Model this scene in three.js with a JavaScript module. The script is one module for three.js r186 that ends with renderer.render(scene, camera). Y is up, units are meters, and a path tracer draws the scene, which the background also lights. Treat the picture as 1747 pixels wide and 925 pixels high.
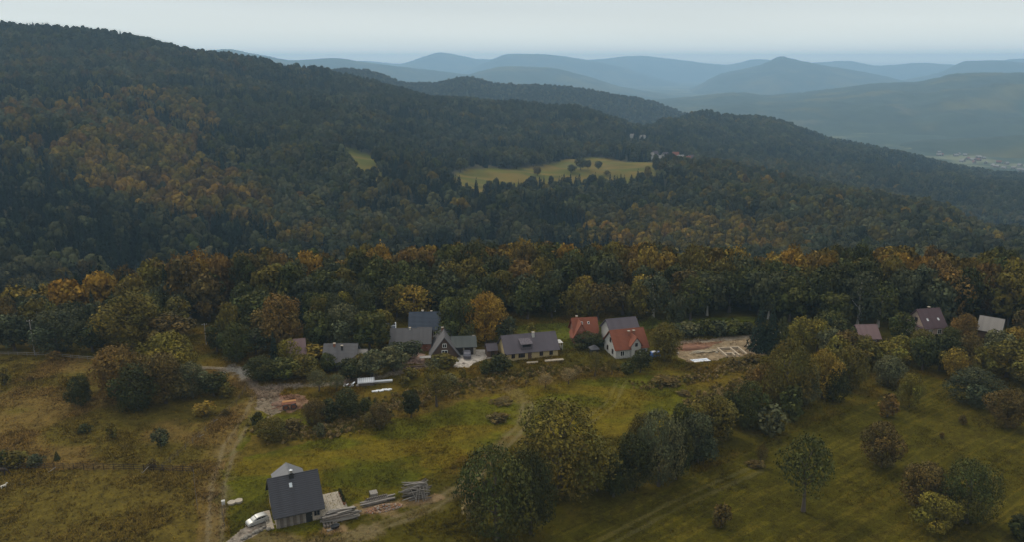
import * as THREE from 'three';
import { mergeGeometries } from 'three/addons/utils/BufferGeometryUtils.js';
import { RoundedBoxGeometry } from 'three/addons/geometries/RoundedBoxGeometry.js';
import { MarchingCubes } from 'three/addons/objects/MarchingCubes.js';

// ---------------------------------------------------------------- camera, sky, sun, exposure, haze
const scene = new THREE.Scene();
const EYE = 67, PITCH = 14.7 * Math.PI / 180, F = 462.5 / Math.tan(19 * Math.PI / 180);
const camera = new THREE.PerspectiveCamera(38, 1024 / 543, 0.5, 60000);
camera.position.set(0, EYE, 0);
camera.lookAt(0, EYE - Math.sin(PITCH), -Math.cos(PITCH));

const SUN = new THREE.Vector3(-0.42, 0.72, -0.55).normalize();
{ // hazy overcast sky: air only, the same all round
  const W = 512, Hh = 512, d = new Float32Array(W * Hh * 4);
  const stops = [[-90, .30, .31, .30], [-4, 2, 2, 1.9], [0, 3.4, 3.25, 2.85], [1.6, 2.5, 2.48, 2.2], [4, 1.84, 1.93, 1.87], [15, 2.0, 2.1, 2.07], [40, 2.65, 2.72, 2.68], [90, 3.2, 3.26, 3.2]];
  for (let j = 0; j < Hh; j++) {
    const el = (j + .5) / Hh * 180 - 90;
    let k = 0; while (k < stops.length - 2 && el > stops[k + 1][0]) k++;
    const a = stops[k], b = stops[k + 1], t = Math.min(1, Math.max(0, (el - a[0]) / (b[0] - a[0])));
    for (let i = 0; i < W; i++) { const q = i / W * 6.2832, cl = 1 + .035 * (Math.sin(q * 5 + Math.sin(el * .9 + q * 3) * 1.4 + el * .5) * Math.sin(el * 1.1 + q * 2 + 1) + .6 * Math.sin(q * 13 + el * 2.3 + Math.sin(q * 7)) * Math.sin(el * 2.7)); for (let c = 0; c < 4; c++) d[(j * W + i) * 4 + c] = c == 3 ? 1 : (a[c + 1] + (b[c + 1] - a[c + 1]) * t) * cl; }
  }
  const t = new THREE.DataTexture(d, W, Hh, THREE.RGBAFormat, THREE.FloatType);
  t.mapping = THREE.EquirectangularReflectionMapping; t.magFilter = t.minFilter = THREE.LinearFilter; t.needsUpdate = true;
  scene.background = t; scene.environment = t;
}
const sun = new THREE.DirectionalLight(new THREE.Color(1, .92, .78), 5.0);
sun.position.copy(SUN).multiplyScalar(600).add(new THREE.Vector3(0, 0, -180)); sun.target.position.set(0, 0, -180);
sun.castShadow = true; sun.shadow.radius = 24; sun.shadow.mapSize.set(4096, 4096);
Object.assign(sun.shadow.camera, { left: -260, right: 260, top: 260, bottom: -260, near: 50, far: 1500 });
scene.add(sun, sun.target);
scene.fog = new THREE.FogExp2(new THREE.Color(.46, .73, 1.0), 0.000115);

const renderer = new THREE.WebGLRenderer({ antialias: true });
renderer.setSize(1024, 543);
renderer.toneMapping = THREE.LinearToneMapping;
renderer.toneMappingExposure = 0.42;
renderer.shadowMap.enabled = true;

// ---------------------------------------------------------------- numbers
function rng(seed) { let s = seed >>> 0; return () => { s = (s + 0x6D2B79F5) | 0; let t = Math.imul(s ^ s >>> 15, 1 | s); t = t + Math.imul(t ^ t >>> 7, 61 | t) ^ t; return ((t ^ t >>> 14) >>> 0) / 4294967296; }; }
const R0 = rng(7);
const clamp = (x, a = 0, b = 1) => Math.min(b, Math.max(a, x));
const lerp = (a, b, t) => a + (b - a) * t;
const sstep = (a, b, x) => { const t = clamp((x - a) / (b - a)); return t * t * (3 - 2 * t); };
const hash2 = (i, j) => { let h = Math.imul(i, 374761393) ^ Math.imul(j, 668265263); h = Math.imul(h ^ h >>> 13, 1274126177); return ((h ^ h >>> 16) >>> 0) / 4294967296; };
function vn(x, y) { const i = Math.floor(x), j = Math.floor(y); let f = x - i, g = y - j; f = f * f * (3 - 2 * f); g = g * g * (3 - 2 * g); const a = hash2(i, j), b = hash2(i + 1, j), c = hash2(i, j + 1), e = hash2(i + 1, j + 1); return a + (b - a) * f + (c - a + (a - b - c + e) * f) * g; }
const fbm = (x, y, n = 4) => { let s = 0, a = .5, t = 0; for (let k = 0; k < n; k++) { s += a * vn(x, y); t += a; a *= .5; x = x * 2.03 + 17.1; y = y * 2.03 + 9.7; } return s / t; };
function pchip(xs, ys, x) {
  const n = xs.length; if (x <= xs[0]) return ys[0]; if (x >= xs[n - 1]) return ys[n - 1];
  let k = 0; while (x > xs[k + 1]) k++;
  const dl = (i) => (ys[i + 1] - ys[i]) / (xs[i + 1] - xs[i]);
  const m = (i) => { if (i == 0) return dl(0); if (i == n - 1) return dl(n - 2); const a = dl(i - 1), b = dl(i); return a * b <= 0 ? 0 : 2 * a * b / (a + b); };
  const h = xs[k + 1] - xs[k], t = (x - xs[k]) / h, t2 = t * t, t3 = t2 * t;
  return (2 * t3 - 3 * t2 + 1) * ys[k] + (t3 - 2 * t2 + t) * h * m(k) + (-2 * t3 + 3 * t2) * ys[k + 1] + (t3 - t2) * h * m(k + 1);
}

// ---------------------------------------------------------------- terrain: surveyed profiles along bearings
const sp = Math.sin(PITCH), cp = Math.cos(PITCH);
function bearing(u, v) { const x = (u - 873.5) / F, y = (462.5 - v) / F; return { x, y: -sp + y * cp, z: -(cp + y * sp) }; }
const slopeOf = (u, v) => { const d = bearing(u, v); return d.y / Math.hypot(d.x, d.z); };
const COLS = [-250, 0, 200, 400, 600, 800, 1000, 1100, 1180, 1300, 1400, 1500, 1600, 1700, 1900];
const C = 14; // canopy height that stands over the soil
const KN = [ // [sight line, range, canopy] for each bearing
  [[432, 430, C], [332, 575, C], [248, 745, C], [195, 900, C], [137, 1100, C], [87, 1300, C], [45, 1500, C]],
  [[432, 430, C], [335, 575, C], [250, 745, C], [195, 900, C], [138, 1100, C], [88, 1300, C], [41, 1500, C]],
  [[432, 430, C], [335, 575, C], [252, 745, C], [200, 900, C], [145, 1100, C], [98, 1300, C], [53, 1500, C]],
  [[432, 430, C], [340, 575, C], [258, 745, C], [205, 900, C], [160, 1100, C], [122, 1300, C], [94, 1500, C]],
  [[438, 430, C], [345, 575, C], [262, 745, 6], [215, 900, C], [180, 1100, C], [152, 1300, C], [129, 1500, C]],
  [[440, 430, C], [355, 575, C], [305, 745, 2], [270, 900, 9], [228, 1100, C], [190, 1300, C], [164, 1500, C]],
  [[442, 430, C], [365, 575, C], [308, 745, C], [285, 900, 1], [243, 1100, C], [212, 1300, C], [188, 1500, C]],
  [[445, 430, C], [370, 575, C], [310, 745, C], [280, 900, 1], [248, 1100, C], [228, 1300, C], [214, 1550, C]],
  [[445, 430, C], [372, 575, C], [302, 745, C], [269, 900, C], [276, 1100, C], [246, 1300, C], [194, 1900, C]],
  [[445, 430, C], [374, 575, C], [312, 745, C], [284, 900, C], [300, 1100, C], [266, 1300, C], [201, 2000, C]],
  [[445, 430, C], [380, 575, C], [328, 745, C], [306, 900, C], [318, 1100, C], [284, 1300, C], [229, 2000, C]],
  [[446, 430, C], [388, 575, C], [341, 745, C], [325, 900, C], [336, 1100, C], [298, 1300, C], [251, 2000, C]],
  [[450, 430, C], [402, 575, C], [360, 745, C], [348, 900, C], [360, 1100, C], [316, 1300, C], [275, 2000, C]],
  [[460, 430, C], [424, 575, C], [402, 745, C], [396, 900, C], [382, 1100, C], [332, 1300, C], [292, 2000, C]],
  [[470, 430, C], [445, 575, C], [428, 745, C], [422, 900, C], [402, 1100, C], [352, 1300, C], [312, 2000, C]],
];
const FLOOR = -230;
const AZ = COLS.map(u => { const d = bearing(u, 300); return Math.atan2(d.x, -d.z); });
const PROF = COLS.map((u, i) => {
  const rs = [0, 120, 205, 262, 345], hs = [0, 0, 0, u > 1650 ? -1 : u > 1450 ? -3 : u > 1300 ? -6 : -9, -64];
  for (const [v, r, c] of KN[i]) { rs.push(r); hs.push(EYE + r * slopeOf(u, v) - c); }
  rs.push(rs[11] + 500, 3300, 16500); hs.push(Math.max(FLOOR, hs[11] - 150), FLOOR, FLOOR);
  return { rs, hs };
});
const NK = PROF[0].rs.length;
const KR = [], KH = []; for (let k = 0; k < NK; k++) { KR.push(PROF.map(p => p.rs[k])); KH.push(PROF.map(p => p.hs[k])); }
const NA = 480, AZ0 = AZ[0], AZ1 = AZ[AZ.length - 1], BANK = [];
for (let i = 0; i <= NA; i++) { const a = lerp(AZ0, AZ1, i / NA); BANK.push([KR.map(r => pchip(AZ, r, a)), KH.map(h => pchip(AZ, h, a))]); }
function H(x, z) {
  const r = Math.hypot(x, z), a = clamp((Math.atan2(x, -z) - AZ0) / (AZ1 - AZ0) * NA, 0, NA), i = Math.min(NA - 1, Math.floor(a)), t = a - i;
  let h = lerp(pchip(BANK[i][0], BANK[i][1], r), pchip(BANK[i + 1][0], BANK[i + 1][1], r), t);
  const far = sstep(300, 600, r) * (1 - sstep(2100, 3000, r) * .8);
  if (far > 0) h += far * ((fbm(x / 150, z / 150, 3) - .5) * 26 + (vn(x / 38, z / 38) - .5) * 5);
  h += (1 - far) * ((fbm(x / 34 + 5, z / 34, 2) - .5) * 1.3);
  return h;
}
function at(u, v) { // where the line of sight meets the soil
  const d = bearing(u, v); let t = 60, s = 2;
  while (t < 9000) { if (EYE + d.y * t < H(d.x * t, d.z * t)) break; s = Math.max(1, t * .01); t += s; }
  let a = t - s, b = t; for (let k = 0; k < 18; k++) { const m = (a + b) / 2; if (EYE + d.y * m < H(d.x * m, d.z * m)) b = m; else a = m; }
  const x = d.x * b, z = d.z * b; return { x, z, y: H(x, z), s: b / F, r: Math.hypot(x, z) };
}
const topOf = (p, u, v) => EYE + p.r * slopeOf(u, v) - p.y; // height of a thing at p whose top is seen at v
const polyXZ = (uv) => uv.map(([u, v]) => { const p = at(u, v); return [p.x, p.z]; });
function inside(poly, x, z) { let c = false; for (let i = 0, j = poly.length - 1; i < poly.length; j = i++) { const [xi, zi] = poly[i], [xj, zj] = poly[j]; if ((zi > z) != (zj > z) && x < (xj - xi) * (z - zi) / (zj - zi) + xi) c = !c; } return c; }
function segDist(px, pz, a, b) { const dx = b[0] - a[0], dz = b[1] - a[1], t = clamp(((px - a[0]) * dx + (pz - a[1]) * dz) / (dx * dx + dz * dz + 1e-9)); return Math.hypot(px - a[0] - dx * t, pz - a[1] - dz * t); }

// ---------------------------------------------------------------- naming
const taken = new Map();
function numbered(n) { const k = taken.get(n) || 0; taken.set(n, k + 1); return k ? n + '_' + String(k).padStart(3, '0') : n; }
function thing(name, label, category, p, turn = 0, group) {
  const o = new THREE.Group(); o.name = numbered(name); o.position.set(p.x, p.y, p.z); o.rotation.y = turn;
  o.userData = { label, category }; if (group) o.userData.group = group; scene.add(o); return o;
}
function part(name, geo, mat, parent, pos, rot) {
  const m = new THREE.Mesh(geo, mat); m.name = name; m.castShadow = m.receiveShadow = true;
  if (pos) m.position.set(...pos); if (rot) m.rotation.set(...rot); parent.add(m); return m;
}
function structure(name, geo, mat, label) { const m = part(numbered(name), geo, mat, scene); m.userData.kind = 'structure'; if (label) m.userData.label = label; return m; }
const rgb = (r, g, b) => new THREE.Color().setRGB(r, g, b);

// ---------------------------------------------------------------- small textures (grain only)
function grain(w, h, fn, srgb) {
  const d = new Uint8Array(w * h * 4);
  for (let j = 0; j < h; j++) for (let i = 0; i < w; i++) { const c = fn(i / w, j / h, i, j), k = (j * w + i) * 4; for (let q = 0; q < 3; q++) d[k + q] = clamp(Array.isArray(c) ? c[q] : c) * 255; d[k + 3] = 255; }
  const t = new THREE.DataTexture(d, w, h); t.wrapS = t.wrapT = THREE.RepeatWrapping; t.magFilter = THREE.LinearFilter; t.minFilter = THREE.LinearMipmapLinearFilter; t.generateMipmaps = true; if (srgb) t.colorSpace = THREE.SRGBColorSpace; t.needsUpdate = true; return t;
}
const gMottle = grain(256, 256, (a, b, i, j) => .62 + .38 * fbm(i / 22, j / 22, 4), true);
const gWood = grain(128, 256, (a, b, i, j) => .5 + .5 * (.6 * fbm(i / 2.2, j / 60, 3) + .4 * vn(i / 9, j / 18)), true);
const std = (c, o = {}) => new THREE.MeshPhysicalMaterial({ color: rgb(...c), roughness: .85, specularIntensity: (o.roughness ?? .85) > .6 ? .35 : 1, ...o });

// ---------------------------------------------------------------- ground near the village
const TX = 2048, GX0 = -185, GX1 = 185, GZ0 = -290, GZ1 = -70;
const gcol = new Float32Array(TX * TX * 3);
const toI = x => (x - GX0) / (GX1 - GX0) * TX, toJ = z => (z - GZ0) / (GZ1 - GZ0) * TX;
const rightMeadow = polyXZ([[905, 960], [1000, 860], [1150, 830], [1300, 760], [1480, 690], [1580, 640], [1800, 720], [1850, 960]]);
const leftField = polyXZ([[-120, 960], [375, 960], [372, 830], [400, 750], [430, 690], [405, 632], [150, 612], [-120, 608]]);
const paddock = polyXZ([[-120, 960], [338, 960], [332, 806], [-120, 800]]);
const lawn = polyXZ([[425, 700], [560, 712], [760, 690], [900, 660], [1090, 632], [1240, 640], [1250, 690], [1080, 745], [860, 745], [700, 830], [520, 925], [385, 880], [382, 800]]);
{
  const dirx = .80, dirz = -.60; // hay rows on the right meadow
  for (let j = 0; j < TX; j++) for (let i = 0; i < TX; i++) {
    const x = lerp(GX0, GX1, i / TX), z = lerp(GZ0, GZ1, j / TX);
    const big = fbm(x / 22, z / 22, 3), mid = fbm(x / 4.5 + 9, z / 4.5, 3), fine = hash2(i, j) * .5 + vn(x * 2.1, z * 2.1) * .5;
    const dry = sstep(.42, .66, big * .6 + mid * .4);
    let c = [lerp(.088, .125, dry), lerp(.082, .094, dry), lerp(.020, .030, dry)];
    const m = .52 + .54 * mid + .62 * (fine - .3);
    const k = (j * TX + i) * 3; gcol[k] = c[0] * m; gcol[k + 1] = c[1] * m; gcol[k + 2] = c[2] * m;
  }
  const tint = (i, j, c, a) => { const k = (j * TX + i) * 3; for (let q = 0; q < 3; q++) gcol[k + q] = lerp(gcol[k + q], c[q], a); };
  function area(poly, soft, fn) { // fn(x,z) -> [color, alpha]
    const xs = poly.map(p => p[0]), zs = poly.map(p => p[1]);
    const i0 = clamp(Math.floor(toI(Math.min(...xs) - soft)), 0, TX), i1 = clamp(Math.ceil(toI(Math.max(...xs) + soft)), 0, TX), j0 = clamp(Math.floor(toJ(Math.min(...zs) - soft)), 0, TX), j1 = clamp(Math.ceil(toJ(Math.max(...zs) + soft)), 0, TX);
    for (let j = j0; j < j1; j++) for (let i = i0; i < i1; i++) {
      let x = lerp(GX0, GX1, i / TX), z = lerp(GZ0, GZ1, j / TX);
      const wx = x + (fbm(x / 3, z / 3, 3) - .5) * soft * 2.4, wz = z + (fbm(x / 3 + 50, z / 3, 3) - .5) * soft * 2.4;
      if (!inside(poly, wx, wz)) continue; const [c, a] = fn(x, z, i, j); tint(i, j, c, a);
    }
  }
  function track(uv, w, c, alpha, twin = 0) {
    const poly = polyXZ(uv), xs = poly.map(p => p[0]), zs = poly.map(p => p[1]), q = w + twin + 2;
    const i0 = clamp(Math.floor(toI(Math.min(...xs) - q)), 0, TX), i1 = clamp(Math.ceil(toI(Math.max(...xs) + q)), 0, TX), j0 = clamp(Math.floor(toJ(Math.min(...zs) - q)), 0, TX), j1 = clamp(Math.ceil(toJ(Math.max(...zs) + q)), 0, TX);
    for (let j = j0; j < j1; j++) for (let i = i0; i < i1; i++) {
      const x = lerp(GX0, GX1, i / TX), z = lerp(GZ0, GZ1, j / TX); let d = 1e9;
      for (let s = 0; s < poly.length - 1; s++) d = Math.min(d, segDist(x, z, poly[s], poly[s + 1]));
      if (twin) d = Math.abs(d - twin);
      const n = fbm(x / 1.6, z / 1.6, 3); d += (n - .5) * w * 1.3;
      const a = alpha * (1 - sstep(w * .35, w, d)) * (.45 + .8 * fbm(x / 2.6 + 30, z / 2.6, 3)); if (a <= 0) continue;
      const g = .7 + .6 * hash2(i * 3 + 1, j); tint(i, j, [c[0] * g, c[1] * g, c[2] * g], clamp(a));
    }
  }
  const mot = (x, z, i, j, s = 1) => .46 + .72 * fbm(x / (2.0 * s), z / (2.0 * s), 4) + .42 * vn(x * 1.7, z * 1.7) - .12 + .55 * (hash2(i, j) - .5);
  area(leftField, 1.5, (x, z, i, j) => { const m = mot(x, z, i, j), d = sstep(.40, .62, fbm(x / 13 + 3, z / 9, 3)); return [[lerp(.122, .170, d) * m, lerp(.105, .124, d) * m, lerp(.05, .10, d) * m], .9]; });
  area(paddock, .6, (x, z, i, j) => { const m = mot(x, z, i, j, .5); return [[.130 * m, .108 * m, .055 * m], .9]; });
  area(lawn, 1.2, (x, z, i, j) => { const m = mot(x, z, i, j), b = fbm(x / 11 + 70, z / 5 + z * .02, 3), g = sstep(.35, .6, b); return [[lerp(.165, .110, g) * m, lerp(.138, .122, g) * m, lerp(.030, .018, g) * m], .85]; });
  area(rightMeadow, 1.2, (x, z, i, j) => {
    const al = x * dirx + z * dirz, ac = -x * dirz + z * dirx, w = fbm(al / 9, ac / .55 + 7, 2), m = mot(x, z, i, j), st = sstep(.5, .72, w) * (.35 + .65 * fbm(x / 14, z / 14, 2));
    return [[lerp(.074, .135, st) * m, lerp(.072, .118, st) * m, lerp(.014, .036, st) * m], .85];
  });
  // freshly mown garden beside the near house
  area(polyXZ([[548, 800], [700, 780], [742, 800], [690, 842], [600, 862], [560, 850]]), 2.2, (x, z, i, j) => { const m = mot(x, z, i, j); return [[.060 * m, .074 * m, .012 * m], .5]; });
  area(polyXZ([[388, 880], [455, 835], [462, 870], [420, 905], [392, 915]]), .6, (x, z, i, j) => { const m = mot(x, z, i, j); return [[.058 * m, .068 * m, .012 * m], .7]; });
  // bank of dead weeds between the lawn and the houses
  area(polyXZ([[385, 790], [440, 745], [640, 700], [740, 672], [900, 640], [1050, 618], [1070, 640], [900, 662], [740, 700], [560, 745], [400, 790]]), 1.6, (x, z, i, j) => { const m = mot(x, z, i, j, .5), d = fbm(x / 3, z / 3, 3); return [[lerp(.10, .19, d) * m, lerp(.078, .135, d) * m, lerp(.032, .07, d) * m], .75]; });
  area(polyXZ([[1080, 640], [1250, 612], [1300, 640], [1280, 680], [1190, 680], [1150, 650]]), 1.6, (x, z, i, j) => { const m = mot(x, z, i, j, .5), d = fbm(x / 3, z / 3, 3); return [[lerp(.10, .17, d) * m, lerp(.078, .12, d) * m, lerp(.03, .05, d) * m], .6]; });
  for (let k = 0; k < TX * TX * 3; k += 3) { gcol[k] *= .74; gcol[k + 1] *= .655; gcol[k + 2] *= .21; }
  // earth and gravel
  const earth = [.17, .125, .062], grav = [.24, .205, .165], road = [.20, .17, .13];
  track([[365, 960], [368, 880], [372, 830], [392, 760], [428, 705], [438, 680], [425, 655], [405, 634]], 2.4, earth, .3);
  track([[365, 960], [368, 880], [372, 830], [392, 760], [428, 705], [438, 680]], .5, [.18, .145, .085], .45, 1.0);
  track([[330, 628], [405, 631], [428, 652], [440, 662], [560, 656], [640, 645], [700, 632], [775, 612]], 1.5, road, .9);
  track([[395, 630], [412, 632], [420, 640]], 2.6, [.23, .21, .18], .8);
  area(polyXZ([[430, 662], [480, 664], [486, 700], [460, 712], [436, 700]]), 1.6, (x, z, i, j) => { const m = mot(x, z, i, j, .4); return [[.19 * m, .15 * m, .11 * m], .8]; });
  area(polyXZ([[480, 672], [520, 676], [540, 690], [500, 702], [470, 698]]), 1.2, (x, z, i, j) => { const m = mot(x, z, i, j, .4); return [[.22 * m, .125 * m, .085 * m], .7]; });
  track([[560, 935], [640, 900], [720, 872], [790, 830], [850, 770], [890, 725], [900, 690], [868, 664]], 2.4, earth, .32);
  track([[640, 900], [720, 872], [790, 830], [850, 770], [890, 725], [900, 690]], .5, [.17, .135, .07], .4, .9);
  track([[430, 915], [520, 935], [640, 905]], 2.6, earth, .6);
  track([[1000, 720], [1040, 690], [1060, 650]], .5, [.15, .125, .05], .35, .9);
  track([[1030, 925], [1150, 862], [1290, 800]], .6, [.15, .125, .05], .28, .9);
  area(polyXZ([[372, 935], [408, 900], [452, 886], [470, 893], [440, 908], [400, 930]]), .8, (x, z, i, j) => { const m = mot(x, z, i, j, .4); return [[grav[0] * m * 1.1, grav[1] * m * 1.08, grav[2] * m * 1.1], .9]; });
  for (const [u, v, w] of [[600, 875, 2.2], [650, 868, 3], [700, 858, 2.2], [570, 905, 1.6], [730, 852, 1.6]]) track([[u - 10, v + 3], [u + 14, v - 3]], w, [.24, .155, .085], .7);
  // village yards
  area(polyXZ([[770, 626], [788, 606], [800, 596], [848, 600], [838, 612], [808, 618], [800, 628]]), .8, (x, z, i, j) => { const m = mot(x, z, i, j, .4); return [[.42 * m, .37 * m, .32 * m], .9]; });
  area(polyXZ([[680, 622], [700, 600], [726, 604], [722, 622]]), .8, (x, z, i, j) => { const m = mot(x, z, i, j, .4); return [[.30 * m, .20 * m, .155 * m], .85]; });
  area(polyXZ([[1150, 606], [1152, 586], [1285, 576], [1318, 590], [1300, 604], [1235, 612], [1170, 620]]), 1.4, (x, z, i, j) => { const m = mot(x, z, i, j, .5); return [[.225 * m, .165 * m, .102 * m], .92]; });
  area(polyXZ([[1154, 600], [1160, 588], [1235, 581], [1215, 592], [1178, 600]]), 1.0, (x, z, i, j) => { const m = mot(x, z, i, j, .5); return [[.17 * m, .085 * m, .048 * m], .85]; });
  track([[1150, 585], [1210, 582], [1290, 574], [1330, 566]], 1.4, [.22, .18, .135], .85);
  area(polyXZ([[880, 572], [890, 556], [980, 550], [1290, 542], [1285, 556], [1100, 562], [1000, 590], [960, 600], [950, 575]]), 1.5, (x, z, i, j) => { const m = mot(x, z, i, j), g = fbm(x / 9, z / 9, 2); return [[lerp(.090, .070, g) * m, lerp(.090, .086, g) * m, lerp(.011, .009, g) * m], .85]; });
}
const groundMap = (() => {
  const d = new Uint8Array(TX * TX * 4), en = c => c <= .0031308 ? c * 12.92 : 1.055 * Math.pow(c, 1 / 2.4) - .055;
  for (let k = 0; k < TX * TX; k++) { for (let q = 0; q < 3; q++) d[k * 4 + q] = clamp(en(Math.max(0, gcol[k * 3 + q]))) * 255; d[k * 4 + 3] = 255; }
  const t = new THREE.DataTexture(d, TX, TX); t.colorSpace = THREE.SRGBColorSpace; t.magFilter = THREE.LinearFilter; t.needsUpdate = true; return t;
})();
function soilAt(x, z) { const i = clamp(Math.floor(toI(x)), 0, TX - 1), j = clamp(Math.floor(toJ(z)), 0, TX - 1), k = (j * TX + i) * 3; return [gcol[k], gcol[k + 1], gcol[k + 2]]; }
const bumpMap = grain(512, 512, (a, b, i, j) => .55 * hash2(i, j) + .45 * fbm(i / 6, j / 6, 3));
function polar(rs, a0, a1, na, uvf, colf) {
  const P = [], U = [], K = [], I = [], w = na + 1;
  for (const r of rs) for (let i = 0; i <= na; i++) { const a = lerp(a0, a1, i / na), x = Math.sin(a) * r, z = -Math.cos(a) * r; P.push(x, H(x, z), z); U.push(...uvf(x, z)); if (colf) K.push(...colf(x, z, r)); }
  for (let j = 0; j < rs.length - 1; j++) for (let i = 0; i < na; i++) { const p = j * w + i; I.push(p, p + 1, p + w, p + 1, p + w + 1, p + w); }
  const g = new THREE.BufferGeometry(); g.setAttribute('position', new THREE.Float32BufferAttribute(P, 3)); g.setAttribute('uv', new THREE.Float32BufferAttribute(U, 2)); if (colf) g.setAttribute('color', new THREE.Float32BufferAttribute(K, 3)); g.setIndex(I); g.computeVertexNormals(); return g;
}
const RSPLIT = 268;
{
  const rs = [3, 12, 25, 40, 55, 68]; for (let r = 76; r < RSPLIT; r += 1.1) rs.push(r); rs.push(RSPLIT);
  const bm = bumpMap.clone(); bm.repeat.set(60, 36); bm.needsUpdate = true;
  const m = new THREE.MeshPhysicalMaterial({ specularIntensity: .08, map: groundMap, bumpMap: bm, bumpScale: .12, roughness: 1 });
  structure('ground', polar(rs, -1.15, 1.15, 300, (x, z) => [(x - GX0) / (GX1 - GX0), (z - GZ0) / (GZ1 - GZ0)]), m, 'olive autumn meadows with worn earth tracks');
}
const meadows = [
  [[764, 306], [790, 290], [812, 287], [920, 284], [985, 270], [1060, 274], [1120, 279], [1120, 308], [1040, 318], [960, 320], [900, 330], [850, 338], [790, 330]],
  [[578, 250], [612, 256], [648, 270], [656, 314], [628, 316], [592, 284]],
  [[838, 212], [868, 215], [890, 226], [858, 232], [842, 224]], [[776, 190], [806, 195], [818, 206], [790, 202]], [[950, 228], [985, 234], [975, 240], [945, 234]],
].map(polyXZ);
const hamlet = polyXZ([[1096, 278], [1120, 266], [1185, 270], [1182, 284], [1120, 290]]);
const gully = polyXZ([[1062, 240], [1085, 218], [1105, 240], [1095, 256], [1070, 262]]);
{
  const rs = [RSPLIT]; let r = RSPLIT; while (r < 16500) { r *= 1.0135; rs.push(Math.min(r, 16500)); }
  const g = polar(rs, -1.15, 1.15, 380, (x, z) => [x / 40, z / 40], (x, z, r) => {
    const n = .7 + .6 * fbm(x / 16, z / 16, 3);
    if (r > 2100) { const k = sstep(.5, .62, fbm(x / 180, z / 120, 3)); return [lerp(.035, .12, k) * n, lerp(.045, .12, k) * n, lerp(.025, .06, k) * n]; }
    for (const p of meadows) if (inside(p, x, z)) { const k = sstep(.35, .65, fbm(x / 34, z / 13, 3)); return [lerp(.105, .058, k) * n, lerp(.074, .060, k) * n, lerp(.015, .009, k) * n]; }
    return [.04 * n, .036 * n, .02 * n];
  });
  structure('hillside', g, new THREE.MeshPhysicalMaterial({ specularIntensity: .08, vertexColors: true, roughness: 1 }), 'wooded hills across the valley');
}

// ---------------------------------------------------------------- far ridges
function ridge(crest, r, front, back, base, tone, seed, step = 26) {
  const pts = crest.map(([u, v]) => { const d = bearing(u, v); return [Math.atan2(d.x, -d.z), EYE + r * slopeOf(u, v)]; });
  const as = pts.map(p => p[0]), hs = pts.map(p => p[1]), a0 = as[0], a1 = as[as.length - 1];
  const na = Math.round((a1 - a0) * r / step), nr = Math.round((front + back) / (step * 1.6)), P = [], K = [], I = [];
  for (let j = 0; j <= nr; j++) for (let i = 0; i <= na; i++) {
    const a = lerp(a0, a1, i / na), q = lerp(-front, back, j / nr), top = pchip(as, hs, a);
    const f = q < 0 ? 1 + q / front : 1 - q / back, sh = Math.pow(Math.sin(f * Math.PI / 2), 1.15), ends = sstep(0, .08, i / na) * sstep(0, .08, 1 - i / na);
    const rr = r + q, x = Math.sin(a) * rr, z = -Math.cos(a) * rr, n = (fbm(x / 420 + seed, z / 420, 4) - .5), amp = clamp((top - base) * .45, 10, 170) * Math.sin(clamp(f * 1.02) * Math.PI);
    const h = base - 12 + (top - base + 12) * sh * (ends * .9 + .1) + n * amp + (hash2(i, j * 7 + seed) - .5) * Math.min(step * .35, 9) * clamp(f * 4);
    P.push(x, h, z); const w = .62 + .76 * fbm(x / 70, z / 70 + seed, 3), o = sstep(.52, .7, fbm(x / 260 + 40, z / 260, 3)); const fl = sstep(.62, .70, fbm(x / 150 + 9, z / 230 + seed * 3, 4)) * (1 - sstep(.35, .75, f)); K.push(lerp(lerp(tone[0], tone[0] * 2.0, o) * w, .062, fl), lerp(lerp(tone[1], tone[1] * 1.5, o) * w, .060, fl), lerp(tone[2] * w, .032, fl));
  }
  const w = na + 1; for (let j = 0; j < nr; j++) for (let i = 0; i < na; i++) { const p = j * w + i; I.push(p, p + 1, p + w, p + 1, p + w + 1, p + w); }
  const g = new THREE.BufferGeometry(); g.setAttribute('position', new THREE.Float32BufferAttribute(P, 3)); g.setAttribute('color', new THREE.Float32BufferAttribute(K, 3)); g.setIndex(I); g.computeVertexNormals(); return g;
}
const farMat = new THREE.MeshPhysicalMaterial({ specularIntensity: .08, vertexColors: true, roughness: 1 });
const wood = [.032, .040, .022];
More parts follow.
